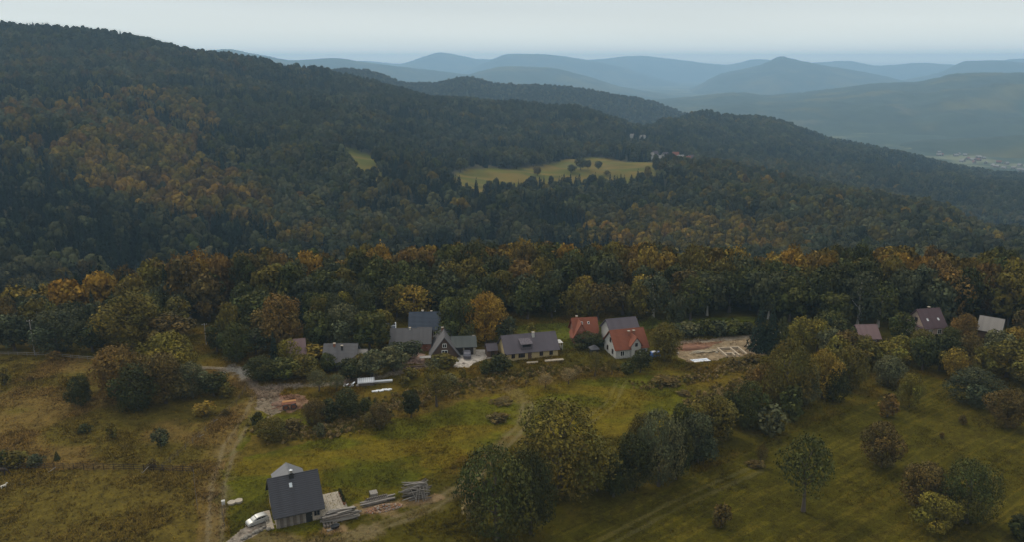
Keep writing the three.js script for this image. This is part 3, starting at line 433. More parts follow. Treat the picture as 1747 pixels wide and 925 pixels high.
// ---------------------------------------------------------------- single trees near the village
const TL = [ // u, bottom, top, width, kind, tone, label
  // left pasture
  [140, 698, 640, 52, 'fine', 'dark', 'dark rounded tree standing left of the big pasture clump'],
  [205, 690, 588, 92, 'fine', 'rust', 'rust-tinged tree at the left of the pasture clump'],
  [238, 710, 622, 88, 'fine', 'dark', 'dark green tree at the front of the pasture clump'],
  [285, 698, 600, 88, 'fine', 'brown', 'brown-leaved tree in the middle of the pasture clump'],
  [296, 660, 568, 100, 'fine', 'lime', 'yellow-green tree rising at the back of the pasture clump'],
  [330, 682, 618, 66, 'fine', 'grey', 'grey-green tree on the right of the pasture clump'],
  [366, 682, 636, 56, 'round', 'dark', 'dark small tree at the right end of the pasture clump'],
  [388, 682, 655, 28, 'bush', 'olive', 'olive shrub where the pasture clump meets the track'],
  [350, 714, 688, 42, 'bush', 'yellow', 'yellowing shrub in front of the pasture clump'],
  [386, 712, 698, 14, 'bush', 'brown', 'small brown shrub beside the sloping wire fence'],
  [146, 742, 724, 24, 'bush', 'dark', 'small dark shrub alone on the dry pasture'],
  [276, 765, 733, 34, 'bush', 'slate', 'round grey-green shrub alone near the sloping fence'],
  [99, 786, 768, 15, 'spruce', 'dark', 'tiny dark sapling above the paddock rail fence'],
  [262, 800, 784, 20, 'bush', 'brown', 'small brownish shrub at the paddock corner'],
  [193, 752, 722, 20, 'bush', 'olive', 'thin olive shrub in the middle of the dry pasture'],
  [30, 800, 768, 40, 'bush', 'olive', 'olive scrub behind the rail fence near left edge'],
  [62, 800, 776, 30, 'bush', 'slate', 'dull scrub behind the rail fence right of the olive scrub'],
  [5, 800, 770, 34, 'bush', 'green', 'green scrub behind the rail fence at the very left edge'],
  [55, 652, 640, 14, 'bush', 'rust', 'tiny rusty shrub in the upper left pasture'],
  [112, 662, 640, 18, 'bush', 'yellow', 'small yellow shrub in the upper left pasture'],
  [10, 660, 628, 26, 'bush', 'olive', 'olive shrub by the left edge of the upper pasture'],
  [95, 618, 600, 26, 'bush', 'rust', 'low russet shrub under the roadside rail fence'],
  // dark row behind the pasture
  [28, 604, 535, 74, 'round', 'slate', 'slate-green tree left of the white pole'],
  [100, 608, 530, 92, 'fine', 'slate', 'broad rounded slate-green tree right of the white pole'],
  [160, 606, 545, 66, 'round', 'dark', 'dark tree filling the gap behind the roadside fence'],
  [228, 604, 500, 112, 'fine', 'olive', 'big olive tree with spreading crown behind the pasture clump'],
  [290, 596, 538, 80, 'round', 'brown', 'brown-green tree right of the big olive tree'],
  [-30, 604, 540, 80, 'round', 'dark', 'dark tree at the left frame edge behind the road'],
  [372, 606, 556, 42, 'round', 'dark', 'dark shrubby tree right of the grassy gap'],
  [405, 624, 552, 62, 'fine', 'green', 'green tree at the bend of the village track'],
  // around the western houses
  [438, 612, 560, 56, 'round', 'slate', 'slate tree behind the village hedge near the track bend'],
  [450, 656, 608, 62, 'fine', 'dark', 'dark hedge tree at the left end of the village hedge'],
  [486, 656, 612, 60, 'round', 'green', 'green hedge tree beside the small hidden roof'],
  [522, 652, 606, 56, 'round', 'olive', 'olive hedge tree before the small hidden roof'],
  [536, 618, 590, 52, 'bush', 'yellow', 'yellow-brown shrub between the two western roofs'],
  [480, 604, 505, 92, 'fine', 'rust', 'tall rusty orange tree above the western roofs'],
  [440, 580, 500, 80, 'round', 'green', 'green tree left of the tall rusty one'],
  [545, 602, 530, 62, 'oval', 'green', 'narrow green tree behind the western roofs'],
  [590, 600, 520, 78, 'fine', 'grey', 'grey-green tree behind the grey western roof'],
  [632, 606, 530, 74, 'oval', 'green', 'dense green tree left of the solar panels'],
  [655, 590, 528, 48, 'oval', 'lime', 'slim yellow-green tree just left of the solar panels'],
  [572, 602, 568, 20, 'spruce', 'slate', 'grey-blue small spruce behind the western roof'],
  [600, 655, 612, 50, 'round', 'dark', 'dark tree before the right end of the western roof'],
  [636, 650, 600, 56, 'round', 'grey', 'grey fruit tree above the white sheeted stack'],
  [672, 640, 592, 56, 'round', 'grey', 'pale grey-green fruit tree beside the brown yard'],
  [700, 618, 582, 46, 'round', 'slate', 'dull tree in front of the long grey roof'],
  [545, 668, 632, 36, 'open', 'grey', 'pale small fruit tree with dark trunk beside the lane'],
  [575, 668, 640, 34, 'open', 'grey', 'second pale fruit tree beside the lane'],
  [757, 632, 606, 50, 'bush', 'olive', 'olive shrub before the steep gabled house'],
  [742, 634, 612, 26, 'bush', 'grey', 'greyish shrub left of the gabled house corner'],
  [700, 650, 628, 30, 'bush', 'olive', 'olive shrub above the weedy bank near white pieces'],
  [780, 594, 505, 84, 'fine', 'green', 'large dark green tree behind the garage'],
  [828, 590, 500, 74, 'fine', 'orange', 'large bright orange tree behind the garage'],
  [862, 586, 540, 46, 'round', 'slate', 'slate tree right of the bright orange tree'],
  [908, 577, 552, 22, 'bush', 'lime', 'small round yellow-green tree on the lawn behind the long house'],
  [796, 572, 562, 16, 'bush', 'lime', 'bright green garden shrub above the garage roof'],
  [776, 572, 545, 15, 'spruce', 'spruce', 'narrow dark cypress beside the gabled house ridge'],
  [852, 640, 606, 46, 'bush', 'dark', 'dark round shrub at the left corner of the long house'],
  [828, 642, 616, 20, 'bush', 'green', 'small green shrub left of the dark round shrub'],
  [790, 648, 630, 14, 'bush', 'olive', 'little shrub below the gravel yard'],
  [678, 616, 584, 34, 'round', 'slate', 'slate-green tree before the left end of the long barn'],
  [560, 640, 604, 34, 'round', 'green', 'green tree before the left end of the western cottage'],
  [618, 640, 604, 30, 'round', 'olive', 'olive tree before the lean-to of the western cottage'],
  [1470, 612, 572, 40, 'fine', 'olive', 'olive tree before the faded pink roof'],
  [1570, 606, 562, 44, 'fine', 'olive', 'olive tree before the left corner of the cream house'],
  [1616, 610, 558, 44, 'fine', 'green', 'green tree before the right corner of the cream house'],
  // east of the long house
  [1000, 598, 568, 62, 'fine', 'dark', 'dark garden tree before the small red-roofed house'],
  [1022, 594, 562, 22, 'spruce', 'slate', 'blue-green spruce right of the dark garden tree'],
  [1040, 590, 572, 24, 'bush', 'brown', 'brownish shrub between the two red-roofed houses'],
  [1015, 642, 602, 34, 'open', 'olive', 'small orchard tree on the bank below the lawn'],
  [1044, 640, 612, 22, 'open', 'olive', 'smaller orchard tree right of the first one on the bank'],
  [970, 656, 630, 30, 'open', 'straw', 'sparse pale tree on the bank below the timber stacks'],
  [930, 662, 640, 28, 'open', 'straw', 'sparse dry tree at the left of the bank'],
  [1132, 622, 550, 58, 'fine', 'olive', 'dark olive tree at the right end of the large red house'],
  [1060, 606, 566, 26, 'oval', 'olive', 'narrow tree at the corner of the large red house'],
  [1092, 640, 598, 42, 'round', 'dark', 'dark tree in front of the large red house'],
  [1070, 640, 618, 28, 'bush', 'green', 'green shrub left of the dark tree before the red house'],
  [1112, 562, 540, 16, 'open', 'green', 'small lawn tree behind the large red house'],
  [1152, 566, 505, 36, 'oval', 'slate', 'pointed slate-green tree behind the building plot'],
  [1150, 578, 556, 46, 'bush', 'slate', 'hedge shrub above the plot, leftmost of six'],
  [1176, 578, 552, 46, 'bush', 'grey', 'hedge shrub above the plot, second from left'],
  [1200, 577, 546, 42, 'bush', 'green', 'hedge shrub above the plot, third from left'],
  [1224, 576, 548, 42, 'bush', 'slate', 'hedge shrub above the plot, fourth from left'],
  [1250, 575, 548, 42, 'bush', 'green', 'hedge shrub above the plot, fifth from left'],
  [1272, 574, 550, 36, 'bush', 'dark', 'hedge shrub above the plot, rightmost of six'],
  [1293, 602, 516, 50, 'spruce', 'spruce', 'dark spruce at the right end of the plot, left of three'],
  [1313, 606, 522, 52, 'spruce', 'spruce', 'dark spruce at the right end of the plot, middle of three'],
  [1331, 608, 532, 50, 'spruce', 'dark', 'dark spruce at the right end of the plot, right of three'],
  [1412, 592, 540, 24, 'spruce', 'spruce', 'slim black-green spruce in the grove, left of two'],
  [1424, 596, 546, 22, 'spruce', 'spruce', 'slim black-green spruce in the grove, right of two'],
  // weedy bank
  [745, 694, 628, 58, 'open', 'olive', 'airy olive tree on the weedy bank'],
  [702, 718, 664, 34, 'oval', 'dark', 'dark conical tree with short trunk on the lawn edge'],
  [647, 738, 690, 50, 'fine', 'brown', 'round brownish shrub tree below the weedy bank'],
  [592, 718, 664, 62, 'fine', 'dark', 'dense dark shrub tree in the middle of the bank'],
  [562, 722, 682, 40, 'bush', 'dark', 'dark shrub left of the dense shrub tree'],
  [538, 730, 682, 48, 'fine', 'brown', 'tawny dark tree at the left of the bank thicket'],
  [624, 706, 680, 30, 'bush', 'green', 'green shrub right of the dense shrub tree'],
  [500, 738, 716, 40, 'bush', 'brown', 'russet shrub low in the bank thicket'],
  [466, 758, 712, 60, 'fine', 'olive', 'olive thicket tree at the left end of the bank'],
  [440, 730, 704, 26, 'bush', 'dark', 'small dark shrub beside the spoil heap'],
  [548, 748, 722, 18, 'bush', 'grey', 'little pale shrub on the lawn below the thicket'],
  [765, 664, 640, 40, 'bush', 'grey', 'greyish shrub on the bank right of the airy tree'],
  [690, 660, 642, 22, 'bush', 'olive', 'small olive shrub above the bank'],
  // foreground clump
  [848, 945, 762, 140, 'grand', 'green', 'large dark tree with twiggy top at the bottom centre'],
  [905, 925, 770, 90, 'grand', 'dark', 'tall dark green tree in the foreground clump'],
  [955, 868, 690, 176, 'grand', 'olive', 'wide olive-gold tree spreading over the foreground clump'],
  [1018, 848, 752, 70, 'fine', 'lime', 'light yellow-green tree on the right flank of the clump'],
  [812, 900, 830, 44, 'bush', 'straw', 'pale straggly shrub at the left of the foreground clump'],
  [1078, 848, 742, 80, 'fine', 'dark', 'dark tree right of the foreground clump'],
  [1122, 842, 698, 84, 'grand', 'grey', 'tall grey-green tree in the centre foreground hedge'],
  [1092, 806, 704, 56, 'fine', 'olive', 'thin olive tree behind the tall grey-green one'],
  [1188, 800, 704, 78, 'fine', 'slate', 'rounded slate-green tree in the centre foreground hedge'],
  [1212, 762, 676, 92, 'fine', 'olive', 'dark olive-topped tree in the hedge'],
  [1275, 738, 650, 66, 'fine', 'green', 'mid green tree in the hedge right of the olive-topped one'],
  [1248, 728, 668, 50, 'fine', 'dark', 'dark tree between the olive-topped and mid green hedge trees'],
  [1312, 745, 692, 58, 'bush', 'grey', 'bushy grey-olive shrub before the hedge'],
  [1338, 706, 578, 88, 'grand', 'olive', 'tall olive cone-shaped tree in the hedge'],
  [1372, 698, 624, 52, 'fine', 'grey', 'grey rounded tree right of the tall olive one'],
  [1400, 686, 596, 62, 'fine', 'yellow', 'golden tinged tree toward the right end of the hedge'],
  [1445, 670, 592, 66, 'fine', 'olive', 'olive tree at the right end of the hedge'],
  [1300, 690, 620, 60, 'fine', 'rust', 'rust-coloured tree behind the tall olive tree'],
  [1152, 826, 724, 58, 'fine', 'dark', 'dark tree wedged between tall grey-green and slate-green hedge trees'],
  [1160, 782, 690, 60, 'fine', 'green', 'mid green tree behind the slate-green hedge tree'],
  [1046, 856, 772, 52, 'fine', 'dark', 'low dark tree joining the foreground clump to the hedge'],
  [1232, 752, 690, 44, 'fine', 'green', 'small green tree at the foot of the olive-topped hedge tree'],
  [1420, 690, 626, 50, 'fine', 'dark', 'dark tree below the golden tinged hedge tree'],
  [1350, 722, 660, 46, 'bush', 'green', 'green shrub at the foot of the tall olive hedge tree'],
  // right meadow
  [1512, 664, 606, 58, 'fine', 'grey', 'grey-green round tree at the edge of the right grove'],
  [1550, 700, 636, 46, 'fine', 'lime', 'yellow-green small tree at the top of the right meadow'],
  [1512, 716, 672, 36, 'bush', 'rust', 'orange-brown shrub beside the yellow-green small tree'],
  [1501, 806, 720, 74, 'fine', 'brown', 'round russet tree alone on the right meadow'],
  [1297, 796, 758, 20, 'open', 'brown', 'tiny slim tree with bare stem on the meadow'],
  [1288, 800, 786, 36, 'bush', 'brown', 'low brown brush at the foot of the slim tree'],
  [1369, 872, 744, 96, 'open', 'green', 'lone dark tree with visible leaning trunk on the meadow'],
  [1229, 906, 862, 36, 'bush', 'brown', 'small brown shrub at the bottom of the meadow'],
  [1572, 885, 786, 88, 'fine', 'brown', 'brown feathery tree in the bottom right group'],
  [1640, 590, 535, 46, 'fine', 'rust', 'orange-brown tree between the cream house and the sheet-roofed barn'],
  [1645, 905, 780, 96, 'grand', 'green', 'dark twiggy tree in the bottom right group'],
  [1592, 915, 842, 80, 'fine', 'lime', 'pale olive shrub tree before the bottom right group'],
  [1714, 736, 662, 72, 'fine', 'brown', 'domed greyish-brown tree near the right edge'],
  [1658, 698, 630, 92, 'fine', 'slate', 'broad slate-green shrub tree near the right edge'],
  [1738, 925, 880, 50, 'bush', 'dark', 'dark shrub in the bottom right corner'],
  [1640, 726, 708, 14, 'bush', 'brown', 'tiny dark sapling left of the domed tree'],
  [1605, 750, 738, 10, 'bush', 'brown', 'tiny sapling on the right meadow'],
];
TL.push([990, 290, 268, 22, 'round', 'slate', 'dark tree standing in the far hillside meadow, left of the pair'], [1003, 288, 272, 16, 'round', 'dark', 'smaller dark tree of the pair in the far hillside meadow'], [975, 296, 280, 16, 'round', 'slate', 'round tree at the lower edge of the far hillside meadow'], [1021, 289, 274, 14, 'round', 'dark', 'lone dark tree right of the pair in the far meadow'], [917, 300, 284, 18, 'round', 'brown', 'brownish tree in the middle of the far hillside meadow'], [1035, 300, 290, 12, 'round', 'olive', 'little olive tree at the right of the far meadow']);
for (const t of TL) tree(...t);
// heaps of cut brush on the lawn
for (const [u, v, top, w, l] of [[851, 724, 708, 44, 'heap of brown cut brush on the lawn beside the track'], [858, 692, 682, 40, 'smaller heap of brown cut brush higher on the lawn'], [1135, 660, 644, 46, 'brown bramble heap on the slope below the building plot'], [1165, 678, 668, 30, 'low brown bramble on the slope, below the bramble heap'], [1255, 626, 612, 36, 'russet brush below the concrete foundation'], [1280, 622, 606, 34, 'tall russet weeds right of the brush below the foundation']])
  tree(u, v, top, w, 'bush', 'brown', l);

// ---------------------------------------------------------------- building kit
const box = (w, h, d, x = 0, y = 0, z = 0) => { const g = new THREE.BoxGeometry(w, h, d); g.translate(x, y, z); return g; };
const rbox = (w, h, d, r = .04) => new RoundedBoxGeometry(w, h, d, 2, Math.min(r, w / 2.01, h / 2.01, d / 2.01));
const tube = (pts, r, seg = 12, n = 6) => new THREE.TubeGeometry(new THREE.CatmullRomCurve3(pts.map(p => V3(...p))), seg, r, n);
const M = {
  slateRoof: std([.062, .060, .068], { roughness: .7, map: gMottle }), greyRoof: std([.135, .125, .125], { roughness: .8, map: gMottle }), blueRoof: std([.055, .068, .095], { roughness: .65, map: gMottle }),
  redRoof: std([.25, .082, .045], { map: gMottle }), salmon: std([.42, .17, .115], { map: gMottle }), brownRoof: std([.125, .080, .085], { map: gMottle }), pinkRoof: std([.24, .155, .15], { map: gMottle }), paleRoof: std([.30, .27, .245], { map: gMottle }),
  mauveRoof: std([.125, .105, .118], { map: gMottle }), greenRoof: std([.125, .13, .12], { map: gMottle }),
  cream: std([.50, .38, .30], { map: gMottle }), white: std([.56, .54, .50], { map: gMottle }), yellow: std([.52, .40, .20], { map: gMottle }), brick: std([.30, .13, .085], { map: gMottle }),
  darkWood: std([.060, .042, .030], { map: gWood }), greyWood: std([.27, .235, .20], { map: gWood }), greyWood2: std([.17, .14, .115], { map: gWood }), greyWood3: std([.36, .32, .28], { map: gWood }), tanWood: std([.46, .32, .19], { map: gWood }), paleWood: std([.60, .48, .32], { map: gWood }), brownWood: std([.16, .10, .07], { map: gWood }),
  frame: std([.70, .68, .64]), glass: std([.012, .014, .018], { roughness: .08 }), black: std([.012, .012, .013], { roughness: .5 }), steel: std([.62, .62, .62], { metalness: .9, roughness: .3 }),
  concrete: std([.44, .37, .29], { map: gMottle }), slab: std([.42, .36, .28], { map: gMottle }), stone: std([.24, .21, .175], { map: gMottle }), rust: std([.22, .085, .045], { map: gMottle }), orange: std([.55, .27, .11]), tarp: std([.52, .53, .55], { roughness: .5 }), blue: std([.06, .13, .36], { roughness: .5 }), panel: std([.022, .026, .045], { roughness: .2 }), soil: std([.20, .12, .08], { roughness: 1, map: gMottle }), clay: std([.30, .14, .08]),
};
const local = (o, x, z) => { const a = o.rotation.y; return { x: o.position.x + x * Math.cos(a) + z * Math.sin(a), z: o.position.z - x * Math.sin(a) + z * Math.cos(a) }; };
function gableBody(L, W, wall, rise) {
  const s = new THREE.Shape(); s.moveTo(-W / 2, -1); s.lineTo(W / 2, -1); s.lineTo(W / 2, wall); s.lineTo(0, wall + rise); s.lineTo(-W / 2, wall); s.closePath();
  const g = new THREE.ExtrudeGeometry(s, { depth: L, bevelEnabled: false }); g.translate(0, 0, -L / 2); g.rotateY(Math.PI / 2); return g;
}
function slopeGeo(L, len, n) { // lapped courses from the ridge (z = 0) downward
  const gs = [box(L, .10, len, 0, .0, len / 2)], c = len / n;
  for (let i = 0; i < n; i++) { const g = box(L + .006 * (i % 2), .045, c * 1.12); g.rotateX(-.13); g.translate(0, .085, (i + .5) * c); gs.push(g); }
  return mergeGeometries(gs);
}
function roofOn(parent, L, W, wall, rise, mat, { over = .4, eave = .4, n = 14, name = 'roof_slope', cap = true } = {}) {
  const a = Math.atan2(rise, W / 2), len = Math.hypot(rise, W / 2) + eave / Math.cos(a), g = slopeGeo(L + 2 * over, len, n), y = wall + rise + .07 / Math.cos(a);
  const f = part(name, g, mat, parent, [0, y, 0]); f.rotation.set(a, 0, 0);
  const b = part(name, g, mat, parent, [0, y, 0]); b.rotation.order = 'YXZ'; b.rotation.set(a, Math.PI, 0);
  if (cap) part('ridge_cap', (() => { const c = new THREE.CylinderGeometry(.11, .11, L + 2 * over + .02, 8); c.rotateZ(Math.PI / 2); return c; })(), mat, parent, [0, y + .06, 0]);
  return { a, y };
}
function windowOn(o, face, L, W, x, y, w = .9, h = 1.1, frame = M.frame) {
  const g = part('window', rbox(w + .18, h + .18, .10, .02), frame, o);
  const p = part('pane', box(w, h, .04), M.glass, g, [0, 0, .045]); part('glazing_bar', box(.06, h, .03), frame, g, [0, 0, .062]);
  if (face == 'front') g.position.set(x, y, W / 2 + .03); if (face == 'back') { g.position.set(x, y, -W / 2 - .03); g.rotation.y = Math.PI; }
  if (face == 'left') { g.position.set(-L / 2 - .03, y, x); g.rotation.y = -Math.PI / 2; } if (face == 'right') { g.position.set(L / 2 + .03, y, x); g.rotation.y = Math.PI / 2; }
  return g;
}
function doorOn(o, W, x, w = 1, h = 2, mat = M.brownWood) { const d = part('door', rbox(w, h, .1, .02), mat, o, [x, h / 2, W / 2 + .03]); part('handle', box(.04, .16, .06), M.steel, d, [w * .38, 0, .07]); return d; }
function chimneyOn(o, x, y, z, h = 1.2, mat = M.white, w = .5) { const c = part('chimney', box(w, h, w), mat, o, [x, y + h / 2 - .2, z]); part('chimney_cap', box(w + .16, .1, w + .16), M.concrete, c, [0, h / 2 + .05, 0]); return c; }
function house(name, label, { u, v, rot, L, W, wall, rise, wm, rm, over = .4, n = 14, eave = .4, cat = 'house', group }) {
  const p = at(u, v), a = rot * Math.PI / 180, q = { x: p.x - Math.sin(a) * W / 2, z: p.z - Math.cos(a) * W / 2 }; q.y = p.y;
  const o = thing(name, label, cat, q, a, group); part('wall', gableBody(L, W, wall, rise), wm, o); 
  const r = roofOn(o, L, W, wall, rise, rm, { over, n, eave }); occupied.push([q.x, q.z, Math.max(L, W) * .6]); return Object.assign(o, { fit: { L, W, wall, rise, ...r } });
}

// ---------------------------------------------------------------- the near farmhouse
const L1 = 6.7, W1 = 8.0, wall1 = 2.35, rise1 = 3.7;
const farm = house('farmhouse', 'near farmhouse with big charcoal tiled roof beside the silver car', { u: 512, v: 894, rot: 24, L: L1, W: W1, wall: wall1, rise: rise1, wm: M.concrete, rm: M.slateRoof, over: .4, n: 19, eave: .5 });
{
  const o = farm; const woods = [M.greyWood, M.greyWood2, M.greyWood3];
  const pg = rbox(.44, 2.2, .07, .015);
  for (let i = 0; i < 9; i++) part('plank', pg, woods[(i * 7 + (i >> 1)) % 3], o, [-L1 / 2 + .3 + i * .475, 1.12, W1 / 2 + .05 + (i % 3) * .012]);
  doorOn(o, W1, L1 / 2 - 1.9, .95, 2.05, M.black); windowOn(o, 'front', L1, W1, L1 / 2 - .75, 1.3, .8, .9, M.greyWood3);
  windowOn(o, 'right', L1, W1, -1.2, 1.35, 1.0, 1.2); windowOn(o, 'right', L1, W1, 1.6, 1.2, 1.2, 1.9); windowOn(o, 'left', L1, W1, .4, 1.35, 1, 1.1); windowOn(o, 'right', L1, W1, 0, 4.0, .9, 1.0); windowOn(o, 'left', L1, W1, 0, 4.0, .9, 1.0);
  for (const s of [-1, 1]) for (const f of [1, -1]) { const b = part('verge_board', box(.06, .24, 5.9), M.black, o, [s * (L1 / 2 + .43), wall1 + rise1 - .02, 0]); b.rotation.order = 'YXZ'; b.rotation.set(farm.fit.a, f > 0 ? 0 : Math.PI, 0); b.translateZ(2.92); }
  const gt = new THREE.CylinderGeometry(.08, .08, L1 + .8, 8); gt.rotateZ(Math.PI / 2); part('gutter', gt, M.black, o, [0, wall1 - .40, W1 / 2 + .56]);
  const ch = part('chimney', box(.62, 1.3, .62), M.black, o, [-.25, wall1 + rise1 - .05, .25]); const fl = new THREE.CylinderGeometry(.16, .16, .5, 14); part('flue', fl, M.steel, ch, [0, .85, 0]); part('flue_cap', new THREE.ConeGeometry(.28, .2, 14), M.steel, ch, [0, 1.2, 0]);
  const sk = part('skylight', rbox(.55, .10, .85, .03), M.greyWood3, o); sk.position.set(-.55, wall1 + rise1 * .70 + .18, W1 / 2 * .30); sk.rotation.x = farm.fit.a; part('pane', box(.42, .03, .7), std([.35, .38, .40], { roughness: .15 }), sk, [0, .055, 0]);
  const wing = part('rear_wing', gableBody(4.4, 4.2, wall1 + 2.0, 1.35), M.concrete, o, [-.3, 0, -2.3], [0, Math.PI / 2, 0]); roofOn(wing, 4.4, 4.2, wall1 + 2.0, 1.35, std([.12, .118, .125], { roughness: .55, map: gMottle }), { over: .3, n: 12, eave: .25, name: 'wing_roof_slope' });
}
// terrace, pots, walkway
{
  const q = local(farm, L1 / 2 + 2.1, .6), y = H(q.x, q.z);
  const t = thing('terrace', 'pale paved terrace along the right side of the near farmhouse', 'terrace', { ...q, y: y - .12 }, farm.rotation.y);
  for (let i = 0; i < 5; i++) for (let j = 0; j < 8; j++) part('paving_slab', rbox(.83, .3, .83, .015), M.slab, t, [-1.7 + i * .85, .10 + .006 * ((i * 3 + j) % 3), -3.0 + j * .85]);
  const pot = new THREE.LatheGeometry([[.0, 0], [.16, 0], [.24, .42], [.27, .46], [.22, .46], [.2, .4], [0, .4]].map(a => new THREE.Vector2(...a)), 14), pl = broadleaf(301, { clumps: 8, leaves: 160, base: -.1, leaf: .12, asp: 1.2 });
  const nth = ['furthest', 'second furthest', 'middle', 'second nearest', 'nearest'];
  for (let i = 0; i < 5; i++) { const s = local(farm, L1 / 2 + 3.9, -1.6 + i * .8), g = thing('potted_shrub', `dark potted shrub on the terrace edge, ${nth[i]} of five`, 'plant', { ...s, y: y + .12 }, i, 'potted shrubs on the terrace edge'); part('pot', pot, M.clay, g); const f = part('foliage', pl, leafMat.dark, g, [0, .36, 0]); f.scale.set(.75, .8, .75); }
  const w = local(farm, -L1 / 2 - .8, 1.2), wk = thing('walkway', 'pale concrete walkway along the left side of the near farmhouse', 'path', { ...w, y: H(w.x, w.z) - .1 }, farm.rotation.y);
  for (let j = 0; j < 5; j++) part('paving_slab', rbox(.95, .3, 1.05, .02), M.concrete, wk, [0, .08, -2.2 + j * 1.08]);
  const bt = thing('bench', 'small dark bench on the terrace by the farmhouse wall', 'bench', { ...local(farm, L1 / 2 + .75, .6), y: y + .13 }, farm.rotation.y + Math.PI / 2);
  part('seat', rbox(1.3, .06, .4, .02), M.greyWood3, bt, [0, .44, 0]); part('backrest', rbox(1.3, .4, .05, .02), M.greyWood3, bt, [0, .72, -.2]); for (const x of [-.55, .55]) part('leg', box(.06, .42, .36), M.black, bt, [x, .21, 0]);
}

// ---------------------------------------------------------------- cars
function car(p, rot, label, paint, tail) {
  const o = thing('parked_car', label, 'car', p, rot);
  const prof = (pts, w, bev) => { const s = new THREE.Shape(); s.moveTo(...pts[0]); s.splineThru(pts.slice(1).map(a => new THREE.Vector2(...a))); const g = new THREE.ExtrudeGeometry(s, { depth: w - 2 * bev, bevelEnabled: true, bevelSize: bev, bevelThickness: bev, bevelSegments: 3, curveSegments: 24 }); g.translate(0, 0, -(w - 2 * bev) / 2); return g; };
  part('body', prof([[-2.05, .38], [-2.08, .75], [-1.98, .98], [-1.2, 1.0], [.75, .98], [1.5, .88], [2.0, .68], [2.06, .42], [1.9, .3], [0, .27], [-1.9, .3], [-2.05, .38]], 1.78, .08), paint, o);
  part('roof', prof([[-1.95, .95], [-1.75, 1.38], [-1.2, 1.52], [-.3, 1.54], [.3, 1.44], [1.05, .95], [-1.95, .95]], 1.5, .07), paint, o);
  const gl = (pts, w, z) => { const s = new THREE.Shape(pts.map(a => new THREE.Vector2(...a))); const g = new THREE.ExtrudeGeometry(s, { depth: w, bevelEnabled: false }); g.translate(0, 0, z); return g; };
  for (const s of [-1, 1]) { const z = s > 0 ? .735 : -.765; part('side_window', gl([[-1.55, 1.02], [-1.42, 1.36], [-.62, 1.44], [-.62, 1.02]], .03, z), M.glass, o); part('side_window', gl([[-.54, 1.02], [-.54, 1.44], [.1, 1.40], [.72, 1.02]], .03, z), M.glass, o); }
  const ws = part('windscreen', box(.9, .03, 1.28), M.glass, o, [.72, 1.245, 0]); ws.rotation.z = -.60;
  const rw = part('rear_window', box(.42, .03, 1.2), M.glass, o, [-1.89, 1.2, 0]); rw.rotation.z = 1.12;
  const ty = new THREE.TorusGeometry(.245, .095, 10, 22), ri = new THREE.CylinderGeometry(.2, .2, .14, 16); ri.rotateX(Math.PI / 2);
  for (const x of [-1.28, 1.28]) for (const z of [-.8, .8]) { const t = part('wheel', ty, M.black, o, [x, .33, z]); part('rim', ri, M.steel, t); }
  for (const z of [-.62, .62]) { part('headlight', rbox(.12, .16, .36, .05), std([.8, .8, .78], { roughness: .1 }), o, [1.98, .68, z]); part('tail_light', rbox(.08, .3, .16, .03), std([.35, .02, .02], { roughness: .3 }), o, [-2.06, .85, z * 1.18]); }
  part('bumper', rbox(.14, .2, 1.6, .05), M.black, o, [2.04, .4, 0]); part('bumper', rbox(.14, .2, 1.6, .05), M.black, o, [-2.08, .42, 0]);
  for (const s of [-1, 1]) part('mirror', rbox(.12, .13, .2, .04), paint, o, [.62, 1.03, s * .96]);
  return o;
}
const hatch = car(at(440, 892), (180 + 39) * Math.PI / 180, 'silver hatchback car parked left of the near farmhouse', std([.34, .33, .31], { metalness: .3, roughness: .4 })); hatch.scale.setScalar(.74);
car(at(797, 609), 95 * Math.PI / 180, 'dark car parked before the garage in the village', std([.09, .085, .10], { metalness: .3, roughness: .3 }));

